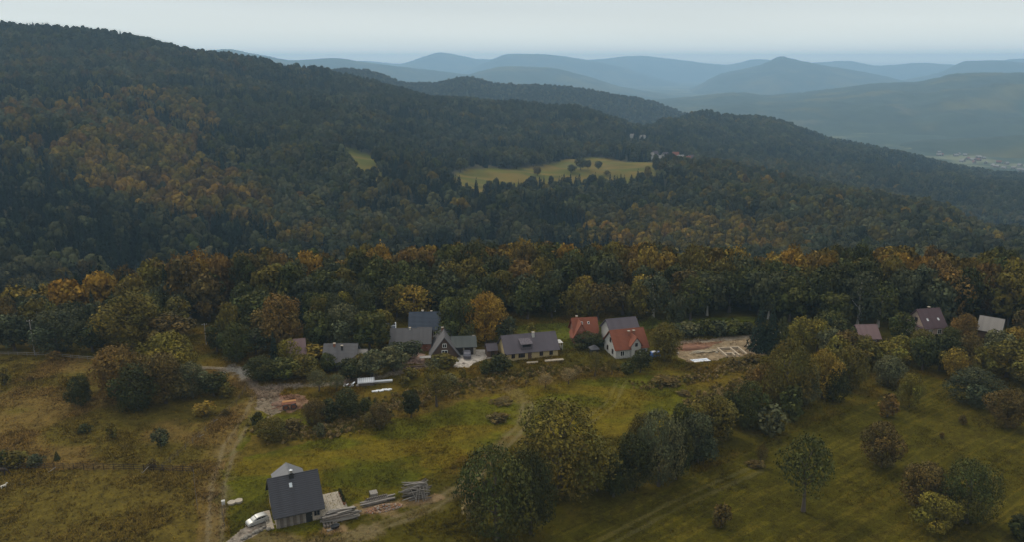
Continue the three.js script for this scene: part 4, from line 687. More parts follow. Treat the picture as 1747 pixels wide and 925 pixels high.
// ---------------------------------------------------------------- timber by the farmhouse
const pole = (len, r) => { const g = new THREE.CylinderGeometry(r * .75, r, len, 7); g.rotateZ(Math.PI / 2); return g; };
const woods3 = [M.greyWood, M.greyWood2, M.greyWood3];
{
  const R = rng(5), a = 22 * Math.PI / 180;
  const p = at(582, 886), t = thing('timber_stack', 'low stack of weathered beams right of the farmhouse terrace', 'timber', p, a);
  for (let k = 0; k < 3; k++) part('bearer', box(.2, .22, 1.7), M.greyWood2, t, [-2.3 + k * 2.3, .1, 0]);
  const bgs = [0, 1, 2].map(i => rbox(3.4 + i * 1.0, .17, .2, .02));
  for (let i = 0; i < 34; i++) { const row = Math.floor(i / 7), c = i % 7, m = part('beam', bgs[Math.floor(R() * 3)], woods3[Math.floor(R() * 3)], t, [(R() - .5) * 1.6, .30 + row * .19, -.75 + c * .25 + (R() - .5) * .05]); m.rotation.y = (R() - .5) * .16; m.rotation.z = (R() - .5) * .03; }
  for (let i = 0; i < 5; i++) { const m = part('board', box(2.2 + R() * 1.6, .05, .3), M.greyWood3, t, [(R() - .4) * 3, 1.32 + i * .055, (R() - .5) * .9]); m.rotation.y = (R() - .5) * .5; }
  const lg = new THREE.CylinderGeometry(.2, .2, .9, 12); lg.rotateX(Math.PI / 2); for (let i = 0; i < 5; i++) part('log', lg, M.greyWood2, t, [-2.6 + i * .43, .15, 1.15 + .1 * (i % 2)]);

  const p2 = at(645, 858), s2 = thing('plank_stack', 'slanting stack of grey planks above the firewood heap', 'timber', p2, a + .05);
  for (let i = 0; i < 16; i++) { const m = part('plank', bgs[i % 3], woods3[i % 3], s2, [(R() - .5) * .8, .1 + Math.floor(i / 5) * .2, -.6 + (i % 5) * .26]); m.rotation.y = (R() - .5) * .12; }
  for (let i = 0; i < 12; i++) part('slat', box(.1, .06, .9), M.darkWood, s2, [-1.6 + i * .27, .78, -.3]);
  const p3 = at(638, 850), cr = thing('slatted_crate', 'small grey slatted crate standing behind the plank stack', 'crate', p3, a); for (let i = 0; i < 5; i++) { part('slat', box(1.2, .13, .03), M.greyWood3, cr, [0, .12 + i * .2, .6]); part('slat', box(1.2, .13, .03), M.greyWood3, cr, [0, .12 + i * .2, -.6]); part('slat', box(1.2, .03, .2), M.greyWood3, cr, [0, 1.06, -.5 + i * .25]); } for (const x of [-.57, .57]) for (const z of [-.55, .55]) part('post', box(.07, 1.04, .07), M.greyWood2, cr, [x, .52, z]);
  // heap of split firewood, too many pieces to count
  const p4 = at(655, 868), fh = new THREE.InstancedMesh(rbox(.42, .13, .14, .02), std([1, 1, 1], { map: gWood }), 420), X = new THREE.Matrix4(), E = new THREE.Euler(), Q = new THREE.Quaternion();
  for (let i = 0; i < 420; i++) { const q = Math.sqrt(R()), b = R() * 6.28, x = Math.cos(b) * q * 2.9, z = Math.sin(b) * q * .95, h = .75 * (1 - q) * R() + .05; const wx = p4.x + x * Math.cos(a) + z * Math.sin(a), wz = p4.z - x * Math.sin(a) + z * Math.cos(a); X.compose(V3(wx, H(wx, wz) + h, wz), Q.setFromEuler(E.set((R() - .5) * .9, R() * 6.28, (R() - .5) * .9)), V3(1, 1, 1)); fh.setMatrixAt(i, X); const k = R(); fh.setColorAt(i, k < .4 ? rgb(.42, .25, .13) : k < .7 ? rgb(.34, .16, .09) : rgb(.38, .33, .28)); }
  fh.name = 'firewood_heap'; fh.userData = { kind: 'stuff', label: 'heap of split reddish firewood below the plank stack', category: 'firewood' }; fh.castShadow = fh.receiveShadow = true; scene.add(fh);
  // big pile of poles
  const p5 = at(708, 852), bp = thing('pole_pile', 'tall pile of grey poles at the edge of the mown lawn', 'timber', { x: p5.x, y: p5.y, z: p5.z - .8 }, .33);
  const pg = [0, 1, 2, 3].map(i => pole(3.7 + i * .45, .085 + .015 * (i % 2)));
  for (let i = 0; i < 50; i++) { const row = Math.floor(i / 9), c = i % 9, wdt = 2.5 - row * .22, m = part('pole', pg[Math.floor(R() * 4)], woods3[Math.floor(R() * 3)], bp, [(R() - .5) * 1.3, .12 + row * .40 + R() * .24, -wdt / 2 + c / 8 * wdt + (R() - .5) * .3]); m.rotation.set(0, (R() - .5) * .8, (R() - .5) * .4 + .05); m.scale.x = .55 + .5 * R(); }
  const lean = pole(2.5, .07); for (let i = 0; i < 6; i++) { const m = part('leaning_pole', lean, M.greyWood3, bp, [-.5 + i * .42, 1.05, 1.42 - .02 * i]); m.rotation.order = 'YXZ'; m.rotation.set(-.42, 0, Math.PI / 2 + (R() - .5) * 1.1); m.scale.x = .7 + .4 * R(); }
  const p6 = at(572, 902), tub = thing('black_tub', 'small black tub lying on the earth below the beam stack', 'tub', p6, .5); part('shell', new THREE.LatheGeometry([[0, .02], [.42, .02], [.55, .5], [.6, .52], [.52, .5], [.4, .08], [0, .08]].map(b => new THREE.Vector2(...b)), 18), M.black, tub).scale.set(1.25, 1, .75); part('rim', new THREE.TorusGeometry(.58, .035, 6, 20).rotateX(Math.PI / 2), M.black, tub, [0, .52, 0]).scale.set(1.25, 1, .75);
  const p7 = at(563, 905), ss = thing('stone_slab', 'pale flat slab lying left of the black tub', 'slab', p7, .6); part('slab', rbox(.9, .16, .55, .05), M.stone, ss, [0, .05, 0]);
}
function boulder(seed, r) { const g = new THREE.IcosahedronGeometry(r, 2), R = rng(seed), p = g.attributes.position, s = R() * 50; for (let i = 0; i < p.count; i++) { const x = p.getX(i), y = p.getY(i), z = p.getZ(i), k = .8 + .4 * fbm(x / r * 1.1 + s, y / r * 1.1 + z / r + s, 2); p.setXYZ(i, x * k, y * k * .7, z * k * .85); } g.computeVertexNormals(); return g; }
const bould = [0, 1, 2].map(i => boulder(i + 3, .36));
const stones = [[414, 921], [420, 918], [426, 915], [433, 911], [439, 908], [446, 905], [451, 901], [459, 904]];
stones.forEach(([u, v], i) => { const p = at(u, v), o = part(numbered('boulder'), bould[i % 3], M.stone, scene); o.position.set(p.x, p.y + .12, p.z); o.rotation.y = i * 1.7; o.scale.setScalar(.75 + .25 * ((i * 5) % 3)); o.userData = { label: `pale boulder edging the driveway below the silver car, ${['first', 'second', 'third', 'fourth', 'fifth', 'sixth', 'seventh', 'last'][i]} from the left`, category: 'stone', group: 'boulders edging the driveway' }; });
[[396, 860, 'left'], [408, 857, 'right']].forEach(([u, v, w]) => { const p = at(u, v), o = thing('concrete_ring', `pale round concrete ring lying on the lawn left of the farmhouse, ${w} of two`, 'concrete ring', p, 0, 'concrete rings on the lawn'); part('ring', new THREE.LatheGeometry([[.45, 0], [.6, 0], [.6, .28], [.45, .28], [.45, 0]].map(b => new THREE.Vector2(...b)), 22), M.slab, o); part('lid', new THREE.CylinderGeometry(.62, .62, .07, 22), M.slab, o, [0, .32, 0]); });
{ const p = at(382, 862), o = thing('white_bin', 'small white box beside the concrete rings', 'bin', p, .4); part('box', rbox(.5, .7, .5, .05), M.white, o, [0, .35, 0]); part('lid', rbox(.56, .08, .56, .03), M.white, o, [0, .74, 0]); }

// ---------------------------------------------------------------- village houses
{
  const o = house('long_house', 'long low house with mauve-grey roof and yellow walls', { u: 908, v: 613, rot: 15, L: 12.6, W: 7, wall: 2.0, rise: 2.9, wm: M.yellow, rm: M.mauveRoof, n: 16 });
  for (const x of [-4.6, -2.9, -2.2, 2.2, 4.6]) windowOn(o, 'front', 12.6, 7, x, 1.1, .7, .9, M.brownWood); doorOn(o, 7, -.6, .9, 1.9); windowOn(o, 'right', 12.6, 7, 1, 1.2); windowOn(o, 'right', 12.6, 7, 0, 3.2, .8, .9);
  chimneyOn(o, 1.0, 4.2, .7, 1.5, M.white, .55);
  const d = part('dormer', gableBody(2.6, 2.6, 1.5, .12), M.mauveRoof, o, [-1.3, 2.3, 2.1]); part('dormer_roof', rbox(2.9, .12, 3.2, .02), M.mauveRoof, d, [0, 1.75, -.1], [.22, 0, 0]); part('pane', box(2.0, .6, .04), M.glass, d, [0, 1.05, 1.32]);
  const v = part('porch_roof', rbox(2.2, .1, 2.4, .03), M.white, o, [7.6, 2.0, -1]); for (const [x, z] of [[1, 1], [1, -1]]) part('porch_post', box(.12, 2.1, .12), M.white, v, [x, -1.05, z]); for (let i = 0; i < 3; i++) part('railing', box(.06, .1, 2.1), M.white, v, [1, -1.7 + i * .35, 0]);
  const p = at(838, 610), s = thing('garden_shed', 'small brown gabled shed at the left end of the long house', 'shed', { x: p.x, y: p.y, z: p.z - 1.4 }, .26); part('wall', gableBody(2.4, 2.6, 1.6, 1.1), M.brownWood, s); roofOn(s, 2.4, 2.6, 1.6, 1.1, M.mauveRoof, { n: 6, over: .2, eave: .2 }); part('door', box(.9, 1.6, .06), M.darkWood, s, [0, .85, 1.33]);
  const q = at(836, 592), f = thing('board_fence', 'dark board fence behind the left end of the long house', 'fence', q, .1); for (let i = 0; i < 12; i++) part('board', box(.19, 1.3, .03), M.darkWood, f, [-1.2 + i * .2, .65, 0]); for (const y of [.35, 1.0]) part('rail', box(2.6, .08, .06), M.darkWood, f, [-.1, y, -.05]);
}
{
  const o = house('gabled_house', 'steep brown gabled house with pale striped right roof', { u: 759, v: 611, rot: -84, L: 8.2, W: 6.4, wall: .6, rise: 4.3, wm: M.brownWood, rm: M.greyRoof, n: 14, over: .5 });
  { const p = at(759, 611); o.position.set(p.x - Math.cos(o.rotation.y) * 4.1, p.y, p.z + Math.sin(o.rotation.y) * 4.1); }
  for (let i = 0; i < 4; i++) { const b = part('roof_batten', box(.34, .06, 4.9), M.paleRoof, o, [-3.4 + i * 1.6, 4.98, 0]); b.rotation.order = 'YXZ'; b.rotation.set(o.fit.a, Math.PI, 0); b.translateZ(2.6); b.translateY(.1); }
  for (let i = 0; i < 13; i++) { const x = -2.7 + i * .45; part('plank', box(.05, Math.max(.5, .5 + (1 - Math.abs(x) / 3.2) * 4.2), .40), M.brownWood, o, [4.13 + .012 * (i % 2), Math.max(.3, .3 + (1 - Math.abs(x) / 3.2) * 2.1), x]); }
  windowOn(o, 'right', 8.36, 6.4, 0, 1.2, 1.2, 1.2); windowOn(o, 'right', 8.36, 6.4, 0, 3.0, .8, .8); chimneyOn(o, -2, 4.4, .3, 1.2, M.brick, .5);
}
{
  const o = house('garage', 'double garage with two dark openings right of the gabled house', { u: 792, v: 606, rot: 6, L: 5.6, W: 5, wall: 2.1, rise: 1.5, wm: M.slab, rm: M.greenRoof, n: 10, over: .25, cat: 'garage' });
  for (const x of [-1.3, 1.15]) { const d = part('garage_door', rbox(2.1, 1.75, .08, .02), M.black, o, [x, .9, 2.52]); for (let k = 0; k < 4; k++) part('door_panel', box(2.0, .36, .03), M.darkWood, d, [0, -.63 + k * .42, .05]); }
  chimneyOn(o, 2.4, 3.0, -.2, .9, M.black, .45);
  const o2 = house('slate_house', 'dark blue slate-roofed house at the forest edge behind the village', { u: 725, v: 577, rot: 3, L: 7.4, W: 7, wall: 2.3, rise: 3.2, wm: M.white, rm: M.blueRoof });
  for (const x of [-2.4, -.3, 2.2]) windowOn(o2, 'front', 7.4, 7, x, 1.2, .8, 1); chimneyOn(o2, -.6, 5.4, -.2, .8, M.white, .45); chimneyOn(o2, 1.6, 5.3, -.3, .7, M.white, .4); const sl = part('skylight', rbox(.6, .1, .9, .03), M.frame, o2, [1.2, 3.7, 2.1]); sl.rotation.x = o2.fit.a; part('pane', box(.46, .03, .74), M.glass, sl, [0, .06, 0]);
  const o3 = house('barn', 'long grey-roofed barn before the slate-roofed house', { u: 690, v: 601, rot: 1, L: 6.4, W: 6, wall: 2.0, rise: 2.7, wm: M.brownWood, rm: M.greyRoof, cat: 'barn' }); windowOn(o3, 'front', 6.4, 6, -1, 1.1, .8, .8); chimneyOn(o3, 1.2, 4.4, .2, .9, M.white, .4);
  const o4 = house('barn', 'shorter grey-roofed barn joined to the long one at its right', { u: 724, v: 600, rot: 1, L: 3.2, W: 5.6, wall: 2.2, rise: 2.7, wm: M.brick, rm: M.greyRoof, over: .2, cat: 'barn' }); doorOn(o4, 5.6, .3, 1, 1.9, M.rust);
  const o5 = house('cottage', 'western cottage under a dull grey roof half hidden by trees', { u: 580, v: 634, rot: 2, L: 7, W: 6.6, wall: 2.3, rise: 2.9, wm: M.darkWood, rm: M.greyRoof }); chimneyOn(o5, -1.4, 4.8, .5, 1, M.brick, .45); chimneyOn(o5, .4, 4.2, 1.2, 1.3, M.black, .4);
  const an = part('lean_to', gableBody(2.2, 4.6, 2.0, 1.6), M.darkWood, o5, [4.6, 0, -.4]); roofOn(an, 2.2, 4.6, 2.0, 1.6, M.paleRoof, { over: .2, n: 8, name: 'lean_to_roof' });
  const o6 = house('cottage', 'small grey roof gable hidden in trees left of the western cottage', { u: 509, v: 618, rot: 18, L: 3.4, W: 4.6, wall: 2.1, rise: 2.5, wm: M.darkWood, rm: M.pinkRoof }); windowOn(o6, 'left', 3.4, 4.6, 0, 1.2, .7, .8);
}
{
  const o = house('red_house', 'small salmon house with red tiled roof on the lawn', { u: 1000, v: 588, rot: 8, L: 5.8, W: 6, wall: 2.5, rise: 3.2, wm: M.salmon, rm: M.redRoof });
  windowOn(o, 'left', 5.8, 6, .8, 1.3, .7, 1); windowOn(o, 'left', 5.8, 6, 0, 3.4, .7, .9); windowOn(o, 'front', 5.8, 6, -1.4, 1.3); for (const x of [-.8, .9]) { const s = part('skylight', rbox(.5, .1, .7, .02), M.frame, o, [x, 4.85, 1.05]); s.rotation.x = o.fit.a; part('pane', box(.38, .03, .55), M.glass, s, [0, .06, 0]); }
  const w = part('gable_wing', gableBody(4.2, 3.2, 2.5, 2.9), M.salmon, o, [-1.5, 0, 1.6], [0, -Math.PI / 2, 0]); roofOn(w, 4.2, 3.2, 2.5, 2.9, M.redRoof, { over: .3, n: 10, name: 'wing_roof_slope' }); chimneyOn(o, -1.8, 5.4, -.4, 1, M.brick, .45);
}
{
  const o = house('red_house', 'larger red-roofed house with white walls and grey upper roof', { u: 1077, v: 611, rot: 16, L: 8, W: 7, wall: 2.5, rise: 3.3, wm: M.white, rm: M.redRoof, n: 16 });
  for (const [x, y] of [[1.6, 1.3], [-1.4, 1.3], [.2, 3.7]]) windowOn(o, 'left', 8, 7, x, y, .7, 1, M.brownWood);
  const g = part('front_gable', gableBody(3.4, 2.4, 3.3, 1.6), M.white, o, [.9, 0, 2.3], [0, -Math.PI / 2, 0]); roofOn(g, 3.4, 2.4, 3.3, 1.6, M.redRoof, { over: .25, n: 8, name: 'gable_roof_slope' }); const w = part('window', rbox(.08, 1.1, .7, .02), M.brownWood, g, [1.73, 1.4, 0]); part('pane', box(.04, .9, .5), M.glass, w, [.04, 0, 0]); const w2 = part('window', rbox(.08, .9, .7, .02), M.brownWood, g, [1.73, 3.3, 0]); part('pane', box(.04, .7, .5), M.glass, w2, [.04, 0, 0]);
  chimneyOn(o, .1, 4.4, 1.2, 1.6, M.brick, .45); chimneyOn(o, 1.4, 4.6, 1.1, 1.4, M.brick, .45); windowOn(o, 'front', 8, 7, -2.4, 1.3); windowOn(o, 'front', 8, 7, 3.1, 1.3);
  const b = part('upper_block', gableBody(7.2, 6.4, 4.2, 2.6), M.white, o, [.8, 0, -5.2]); roofOn(b, 7.2, 6.4, 4.2, 2.6, M.mauveRoof, { n: 14, name: 'upper_roof_slope' });
}
{
  const o = house('cream_house', 'cream gabled house with plum-brown roof in the right grove', { u: 1592, v: 579, rot: 12, L: 6, W: 6.8, wall: 3.2, rise: 3.6, wm: M.cream, rm: M.brownRoof, n: 16 });
  windowOn(o, 'left', 6, 6.8, 0, 4.4, .8, .9, M.brownWood); windowOn(o, 'left', 6, 6.8, 1.4, 1.8); windowOn(o, 'left', 6, 6.8, -1.4, 1.8); windowOn(o, 'front', 6, 6.8, -1.2, 1.9); windowOn(o, 'front', 6, 6.8, 1.3, 1.9); for (const x of [-1.5, 1.6]) { const s = part('skylight', rbox(.6, .1, .9, .02), M.frame, o, [x, 4.75, 2.1]); s.rotation.x = o.fit.a; part('pane', box(.46, .03, .72), std([.5, .5, .5], { roughness: .2 }), s, [0, .06, 0]); } chimneyOn(o, .4, 6.6, -.2, .9, M.brownWood, .5);
  const a = part('canopy_band', box(.7, .1, 7.0), M.brownRoof, o, [-3.3, 3.0, 0]); a.rotation.z = .3;
  const o2 = house('pink_roof_house', 'low house with faded pink roof left of the cream house', { u: 1482, v: 592, rot: 4, L: 4.8, W: 5.4, wall: 2.2, rise: 2.4, wm: M.brownWood, rm: M.pinkRoof }); windowOn(o2, 'front', 4.8, 5.4, -1, 1.2); windowOn(o2, 'front', 4.8, 5.4, 1, 1.2);
  const o3 = house('tin_roof_barn', 'barn with patched white and rusty sheet roof right of the cream house', { u: 1684, v: 580, rot: -38, L: 4.8, W: 5, wall: 2.4, rise: 2.6, wm: M.brownWood, rm: M.paleRoof, cat: 'barn' }); for (let i = 0; i < 3; i++) { const b = part('rusty_sheet', box([1.9, 1.3, .9][i], .04, [1.3, 2.2, 1.1][i]), M.rust, o3, [[-1.3, .5, 1.7][i], 5.0, 0]); b.rotation.x = o3.fit.a; b.translateZ([1.0, 1.7, .8][i]); b.translateY(.1); }
}
// solar array, canopy, walls, sheds
{
  const p = at(668, 573), o = thing('solar_array', 'tilted rack of solar panels left of the grey barns', 'solar panels', p, .12); for (const x of [-.9, .9]) { part('post', box(.1, 2.2, .1), M.steel, o, [x, 1.0, -.7]); part('post', box(.1, 1.0, .1), M.steel, o, [x, .5, .7]); }
  const f = part('rack', box(2.5, .06, 3.5), M.steel, o, [0, 1.75, 0]); f.rotation.x = .85; for (let i = 0; i < 2; i++) for (let j = 0; j < 4; j++) part('solar_panel', rbox(1.1, .05, .76, .015), M.panel, f, [-.6 + i * 1.2, .06, -1.25 + j * .84]);
  const c = at(726, 621), k = thing('canopy', 'flat white canopy in the brown yard left of the gabled house', 'canopy', c, .12); part('roof', rbox(2.6, .1, 1.5, .03), M.paleRoof, k, [0, 1.6, 0]); for (const x of [-1.2, 1.2]) for (const z of [-.65, .65]) part('post', box(.1, 1.6, .1), M.brownWood, k, [x, .8, z]);
  const w = at(700, 629), rw = thing('retaining_wall', 'low brown retaining wall below the brown yard', 'wall', w, .12); for (let i = 0; i < 14; i++) part('sleeper', rbox(.5, .28, .2, .02), M.brownWood, rw, [-3.3 + i * .505, .12 + .0 * i, 0]); for (let i = 0; i < 13; i++) part('sleeper', rbox(.5, .28, .2, .02), M.brownWood, rw, [-3.05 + i * .505, .41, -.02]);
  const s = at(1013, 606), sh = thing('dark_kiosk', 'little black wooden kiosk on the lawn between the red houses', 'shed', s, .2); part('wall', box(1.7, 1.7, 1.7, 0, .8, 0), M.black, sh); const rg = new THREE.ConeGeometry(1.6, .9, 4); rg.rotateY(Math.PI / 4); part('roof', rg, M.slateRoof, sh, [0, 2.1, 0]); part('door', box(.7, 1.3, .05), M.darkWood, sh, [0, .7, .87]);
  const t = at(1118, 611), tp = thing('blue_trailer', 'blue trailer with a white sheet beside the large red house', 'trailer', t, .25); part('box', rbox(2.4, 1.0, 1.5, .06), M.blue, tp, [0, .95, 0]); part('sheet', rbox(1.5, .18, 1.1, .07), M.tarp, tp, [-.2, 1.52, 0]); const wh = new THREE.TorusGeometry(.25, .1, 8, 16); for (const z of [-.72, .72]) part('wheel', wh, M.black, tp, [0, .34, z]); part('drawbar', box(1.1, .08, .1), M.black, tp, [-1.6, .5, 0]);
}
// building plot
{
  const p = at(1249, 603), o = thing('foundation', 'concrete foundation walls of an unfinished house on bare earth', 'foundation', p, .16);
  const fm = std([.50, .40, .29], { map: gMottle });
  const wl = (x0, z0, x1, z1) => { const l = Math.hypot(x1 - x0, z1 - z0), m = part('foundation_wall', rbox(l + .3, .6, .34, .02), fm, o, [(x0 + x1) / 2, .26, (z0 + z1) / 2]); m.rotation.y = -Math.atan2(z1 - z0, x1 - x0); };
  wl(-2.6, -2.6, 2.6, -2.6); wl(-2.6, -2.25, -2.6, 2.6); wl(2.6, -2.25, 2.6, 2.6); wl(.5, -2.25, .5, 2.6); wl(-2.25, .9, -.6, .9); wl(-.6, 1.25, -.6, 2.6); wl(-.3, .9, .2, .9);
  const q = at(1194, 616), s = thing('roofing_sheets', 'white and blue sheets laid flat on the building plot', 'sheets', q, .22); for (let i = 0; i < 4; i++) part('sheet', rbox(4.2, .04, .42, .015), i == 1 ? std([.42, .48, .6], { roughness: .5 }) : M.tarp, s, [.06 * i, .08 + .025 * (i % 2), -.75 + i * .46]); part('bearer', box(4, .08, .1), M.tanWood, s, [0, .02, -.5]); part('bearer', box(4, .08, .1), M.tanWood, s, [0, .02, .5]);
  const R = rng(8), b = at(1197, 602), h = thing('board_heap', 'untidy heap of pale boards beside the red earth bank', 'timber', b, .22), bg = [0, 1].map(i => box(1.8 + i * .8, .06, .2)); for (let i = 0; i < 34; i++) { const m = part('board', bg[i % 2], i % 3 ? M.paleWood : M.slab, h, [(R() - .35) * 6.2, .08 + R() * .3 * (1 - Math.abs(i / 34 - .3)), (R() - .5) * 1.1]); m.rotation.y = (R() - .5) * .9; m.rotation.z = (R() - .5) * .08; }
  const e = at(1180, 596), em = thing('earth_bank', 'bank of reddish dug earth at the left of the building plot', 'earth', { ...e, y: e.y - .2 }, .2); const eg = new THREE.SphereGeometry(1, 40, 20), ep = eg.attributes.position; for (let i = 0; i < ep.count; i++) { const k = .85 + .35 * fbm(ep.getX(i) * 2 + 4, ep.getZ(i) * 2 + ep.getY(i), 3); ep.setXYZ(i, ep.getX(i) * 4.6 * k, ep.getY(i) * .9 * k, ep.getZ(i) * 1.5 * k); } eg.computeVertexNormals(); part('mound', eg, std([.24, .12, .075], { map: gMottle, roughness: 1 }), em, [0, 0, -.6]);
  [[1156, 604, 'left end'], [1278, 592, 'right end'], [1222, 603, 'middle']].forEach(([u, v, w], i) => { const c = at(u, v), m = part(numbered('boulder'), bould[i], M.slab, scene); m.position.set(c.x, c.y + .15, c.z); m.scale.setScalar(i == 1 ? 1.6 : .9); m.userData = { label: `pale boulder at the ${w} of the building plot`, category: 'stone' }; });
}
// pale stacks along the lane
{
  const a = at(625, 657), s = thing('sheeted_stack', 'stack under a white ribbed sheet beside the lane', 'stack', a, .2); part('pallet', box(3.4, .9, 1.6, 0, .4, 0), M.greyWood2, s); const sh = part('cover', box(3.6, .05, 1.9), M.tarp, s, [0, 1.0, 0]); sh.rotation.x = .25; for (let i = 0; i < 9; i++) part('rib', box(.07, .05, 1.9), M.greyWood3, sh, [-1.7 + i * .42, .045, 0]);
  const b = at(654, 653), s2 = thing('panel_stack', 'long low stack of white panels right of the sheeted stack', 'panels', b, .2); for (let i = 0; i < 4; i++) part('panel', rbox(3.8, .09, .8, .02), i == 3 ? M.tarp : M.white, s2, [.1 * (i % 2), .1 + i * .12, .04 * i]);
  const R = rng(12), c = at(652, 668), s3 = thing('white_offcuts', 'scatter of white offcuts on the grass below the panels', 'offcuts', c, .25), gb = rbox(.8, .22, .5, .04); for (let i = 0; i < 9; i++) { const m = part('offcut', gb, M.tarp, s3, [-1.7 + i * .43, .1, (R() - .5) * .6 - i * .05]); m.rotation.y = R() * 3; }
  const d = at(600, 660), s4 = thing('scrap_pile', 'grey scrap pile under the fruit trees beside the lane', 'scrap', d, .1); for (let i = 0; i < 14; i++) { const m = part('scrap_piece', i % 2 ? box(1.1, .1, .3) : rbox(.5, .4, .5, .05), [M.greyWood3, M.steel, M.brownWood, M.white][i % 4], s4, [(R() - .5) * 3, .2 + R() * .4, (R() - .5) * 1.2]); m.rotation.set(R() * .5, R() * 3, R() * .5); }
  for (const [u, v, l, t, k] of [[908, 621, 2.6, 'short pale plank stack on the bank below the long house', 4], [945, 617, 4.4, 'long pale plank stack on the lawn right of the long house', 5]]) { const q = at(u, v), o = thing('plank_stack', t, 'timber', q, .22), g = rbox(l, .1, .18, .01); for (let j = 0; j < 3; j++) for (let i = 0; i < k; i++) part('plank', g, (i + j) % 2 ? M.paleWood : M.greyWood3, o, [.05 * ((i * 3 + j) % 3), .07 + j * .11, -.45 + i * .2]); }
  const e = at(494, 697), cart = thing('rusty_cart', 'rusty farm cart with a pale orange board on the spoil', 'cart', e, .35); part('bed', rbox(2.3, .35, 1.2, .04), M.rust, cart, [0, .85, 0]); part('side_board', rbox(2.2, .3, .08, .02), M.orange, cart, [.1, 1.25, -.1], [-.5, 0, 0]); const wt = new THREE.TorusGeometry(.42, .09, 8, 20), sp = new THREE.CylinderGeometry(.38, .38, .05, 16); sp.rotateX(Math.PI / 2); for (const x of [-.6, .7]) for (const z of [-.7, .7]) { const w = part('wheel', wt, M.black, cart, [x, .48, z]); part('rim', sp, M.rust, w); } cart.scale.setScalar(1.2); const db = part('drawbar', box(1.9, .09, .09), M.rust, cart, [-1.95, .5, .1]); db.rotation.z = .22;
  const f = at(478, 690), hp = thing('spoil_heap', 'low reddish heap of rubble beside the rusty cart', 'rubble', { ...f, y: f.y - .25 }, .3); const hg = new THREE.SphereGeometry(1, 36, 18), hq = hg.attributes.position; for (let i = 0; i < hq.count; i++) { const k = .8 + .5 * fbm(hq.getX(i) * 2.4, hq.getZ(i) * 2.4 + hq.getY(i), 3); hq.setXYZ(i, hq.getX(i) * 1.7 * k, hq.getY(i) * .8 * k, hq.getZ(i) * 1.3 * k); } hg.computeVertexNormals(); part('mound', hg, M.soil, hp); for (let i = 0; i < 10; i++) { const m = part('rubble_piece', bould[i % 3], i % 2 ? M.brick : M.stone, hp, [(R() - .5) * 3.6, .3 + R() * .25, (R() - .5) * 2.2]); m.scale.setScalar(.4 + R() * .4); }
}

// ---------------------------------------------------------------- fences and poles
function fence(name, label, uv, { gap = 2, h = 1.1, rails = [.45, .95], mat = M.darkWood, r = .055, thin = .035 } = {}) {
  const P = uv.map(([u, v]) => at(u, v)), o = thing(name, label, 'fence', P[0]), pg = new THREE.CylinderGeometry(r * .85, r, h + .3, 6), R = rng(P.length + 3); let prev = null;
  const put = (x, z) => {
    const y = H(x, z), q = { x: x - P[0].x, y: y - P[0].y, z: z - P[0].z }, m = part('post', pg, mat, o, [q.x, q.y + h / 2 - .13, q.z]); m.rotation.set((R() - .5) * .06, 0, (R() - .5) * .06);
    if (prev) for (const f of rails) { const d = V3(q.x - prev.x, q.y - prev.y, q.z - prev.z), g = new THREE.CylinderGeometry(thin, thin, d.length() + .1, 5), n = part('rail', g, mat, o, [(q.x + prev.x) / 2, (q.y + prev.y) / 2 + f * h, (q.z + prev.z) / 2]); n.quaternion.setFromUnitVectors(V3(0, 1, 0), d.normalize()); n.translateX(r * .9); }
    prev = q;
  };
  for (let i = 0; i < P.length - 1; i++) { const a = P[i], b = P[i + 1], n = Math.max(1, Math.round(Math.hypot(b.x - a.x, b.z - a.z) / gap)); for (let k = 0; k < n; k++) put(lerp(a.x, b.x, k / n), lerp(a.z, b.z, k / n)); }
  put(P[P.length - 1].x, P[P.length - 1].z); return o;
}
fence('rail_fence', 'dark post-and-rail fence along the top of the lower left paddock', [[-60, 800], [0, 801], [110, 802], [230, 803], [330, 807]], { gap: 1.7, h: 1.2, rails: [.35, .65, .95], thin: .045 });
fence('wire_fence', 'pale tape fence down the right side of the lower left paddock', [[331, 808], [334, 840], [338, 870]], { gap: 2.2, h: .9, rails: [.5, .9], mat: M.greyWood2, r: .035, thin: .014 });
fence('wire_fence', 'sloping wire fence with leaning posts climbing toward the track', [[278, 802], [318, 768], [352, 737], [380, 712], [404, 690], [420, 668]], { gap: 2.6, h: 1.1, rails: [.5, .92], mat: M.greyWood2, r: .05, thin: .018 });
fence('roadside_fence', 'pale rail fence beside the upper left road', [[-70, 606], [0, 607], [80, 609], [165, 616]], { gap: 2.4, h: .95, rails: [.5, .92], mat: M.greyWood, r: .06, thin: .06 });
fence('timber_barrier', 'short yellowish timber barrier left of the lane junction', [[346, 630], [366, 631], [386, 633]], { gap: 1.6, h: .7, rails: [.4, .85], mat: M.paleWood, r: .07, thin: .08 });
fence('wire_fence', 'short row of crooked posts along the lawn edge left of the farmhouse', [[380, 862], [380, 880], [384, 900]], { gap: 1.5, h: .6, rails: [.8], mat: M.greyWood2, r: .05, thin: .014 });
function brace(u, v, l, tilt, label) { const p = at(u, v), o = thing('fence_brace', label, 'brace', p, tilt); const m = part('strut', pole(l, .06), M.greyWood3, o, [0, .4, 0]); m.rotation.z = .55; part('peg', new THREE.CylinderGeometry(.04, .04, .5, 6), M.greyWood3, o, [-l * .38, .08, 0]); }
brace(343, 748, 1.9, -.4, 'pale leaning brace on the sloping fence, lower one'); brace(367, 722, 1.9, -.4, 'pale leaning brace on the sloping fence, upper one'); brace(249, 806, 1.5, .9, 'pale brace leaning on the paddock rail fence, right one'); brace(90, 806, 1.4, .5, 'pale brace leaning on the paddock rail fence, left one');
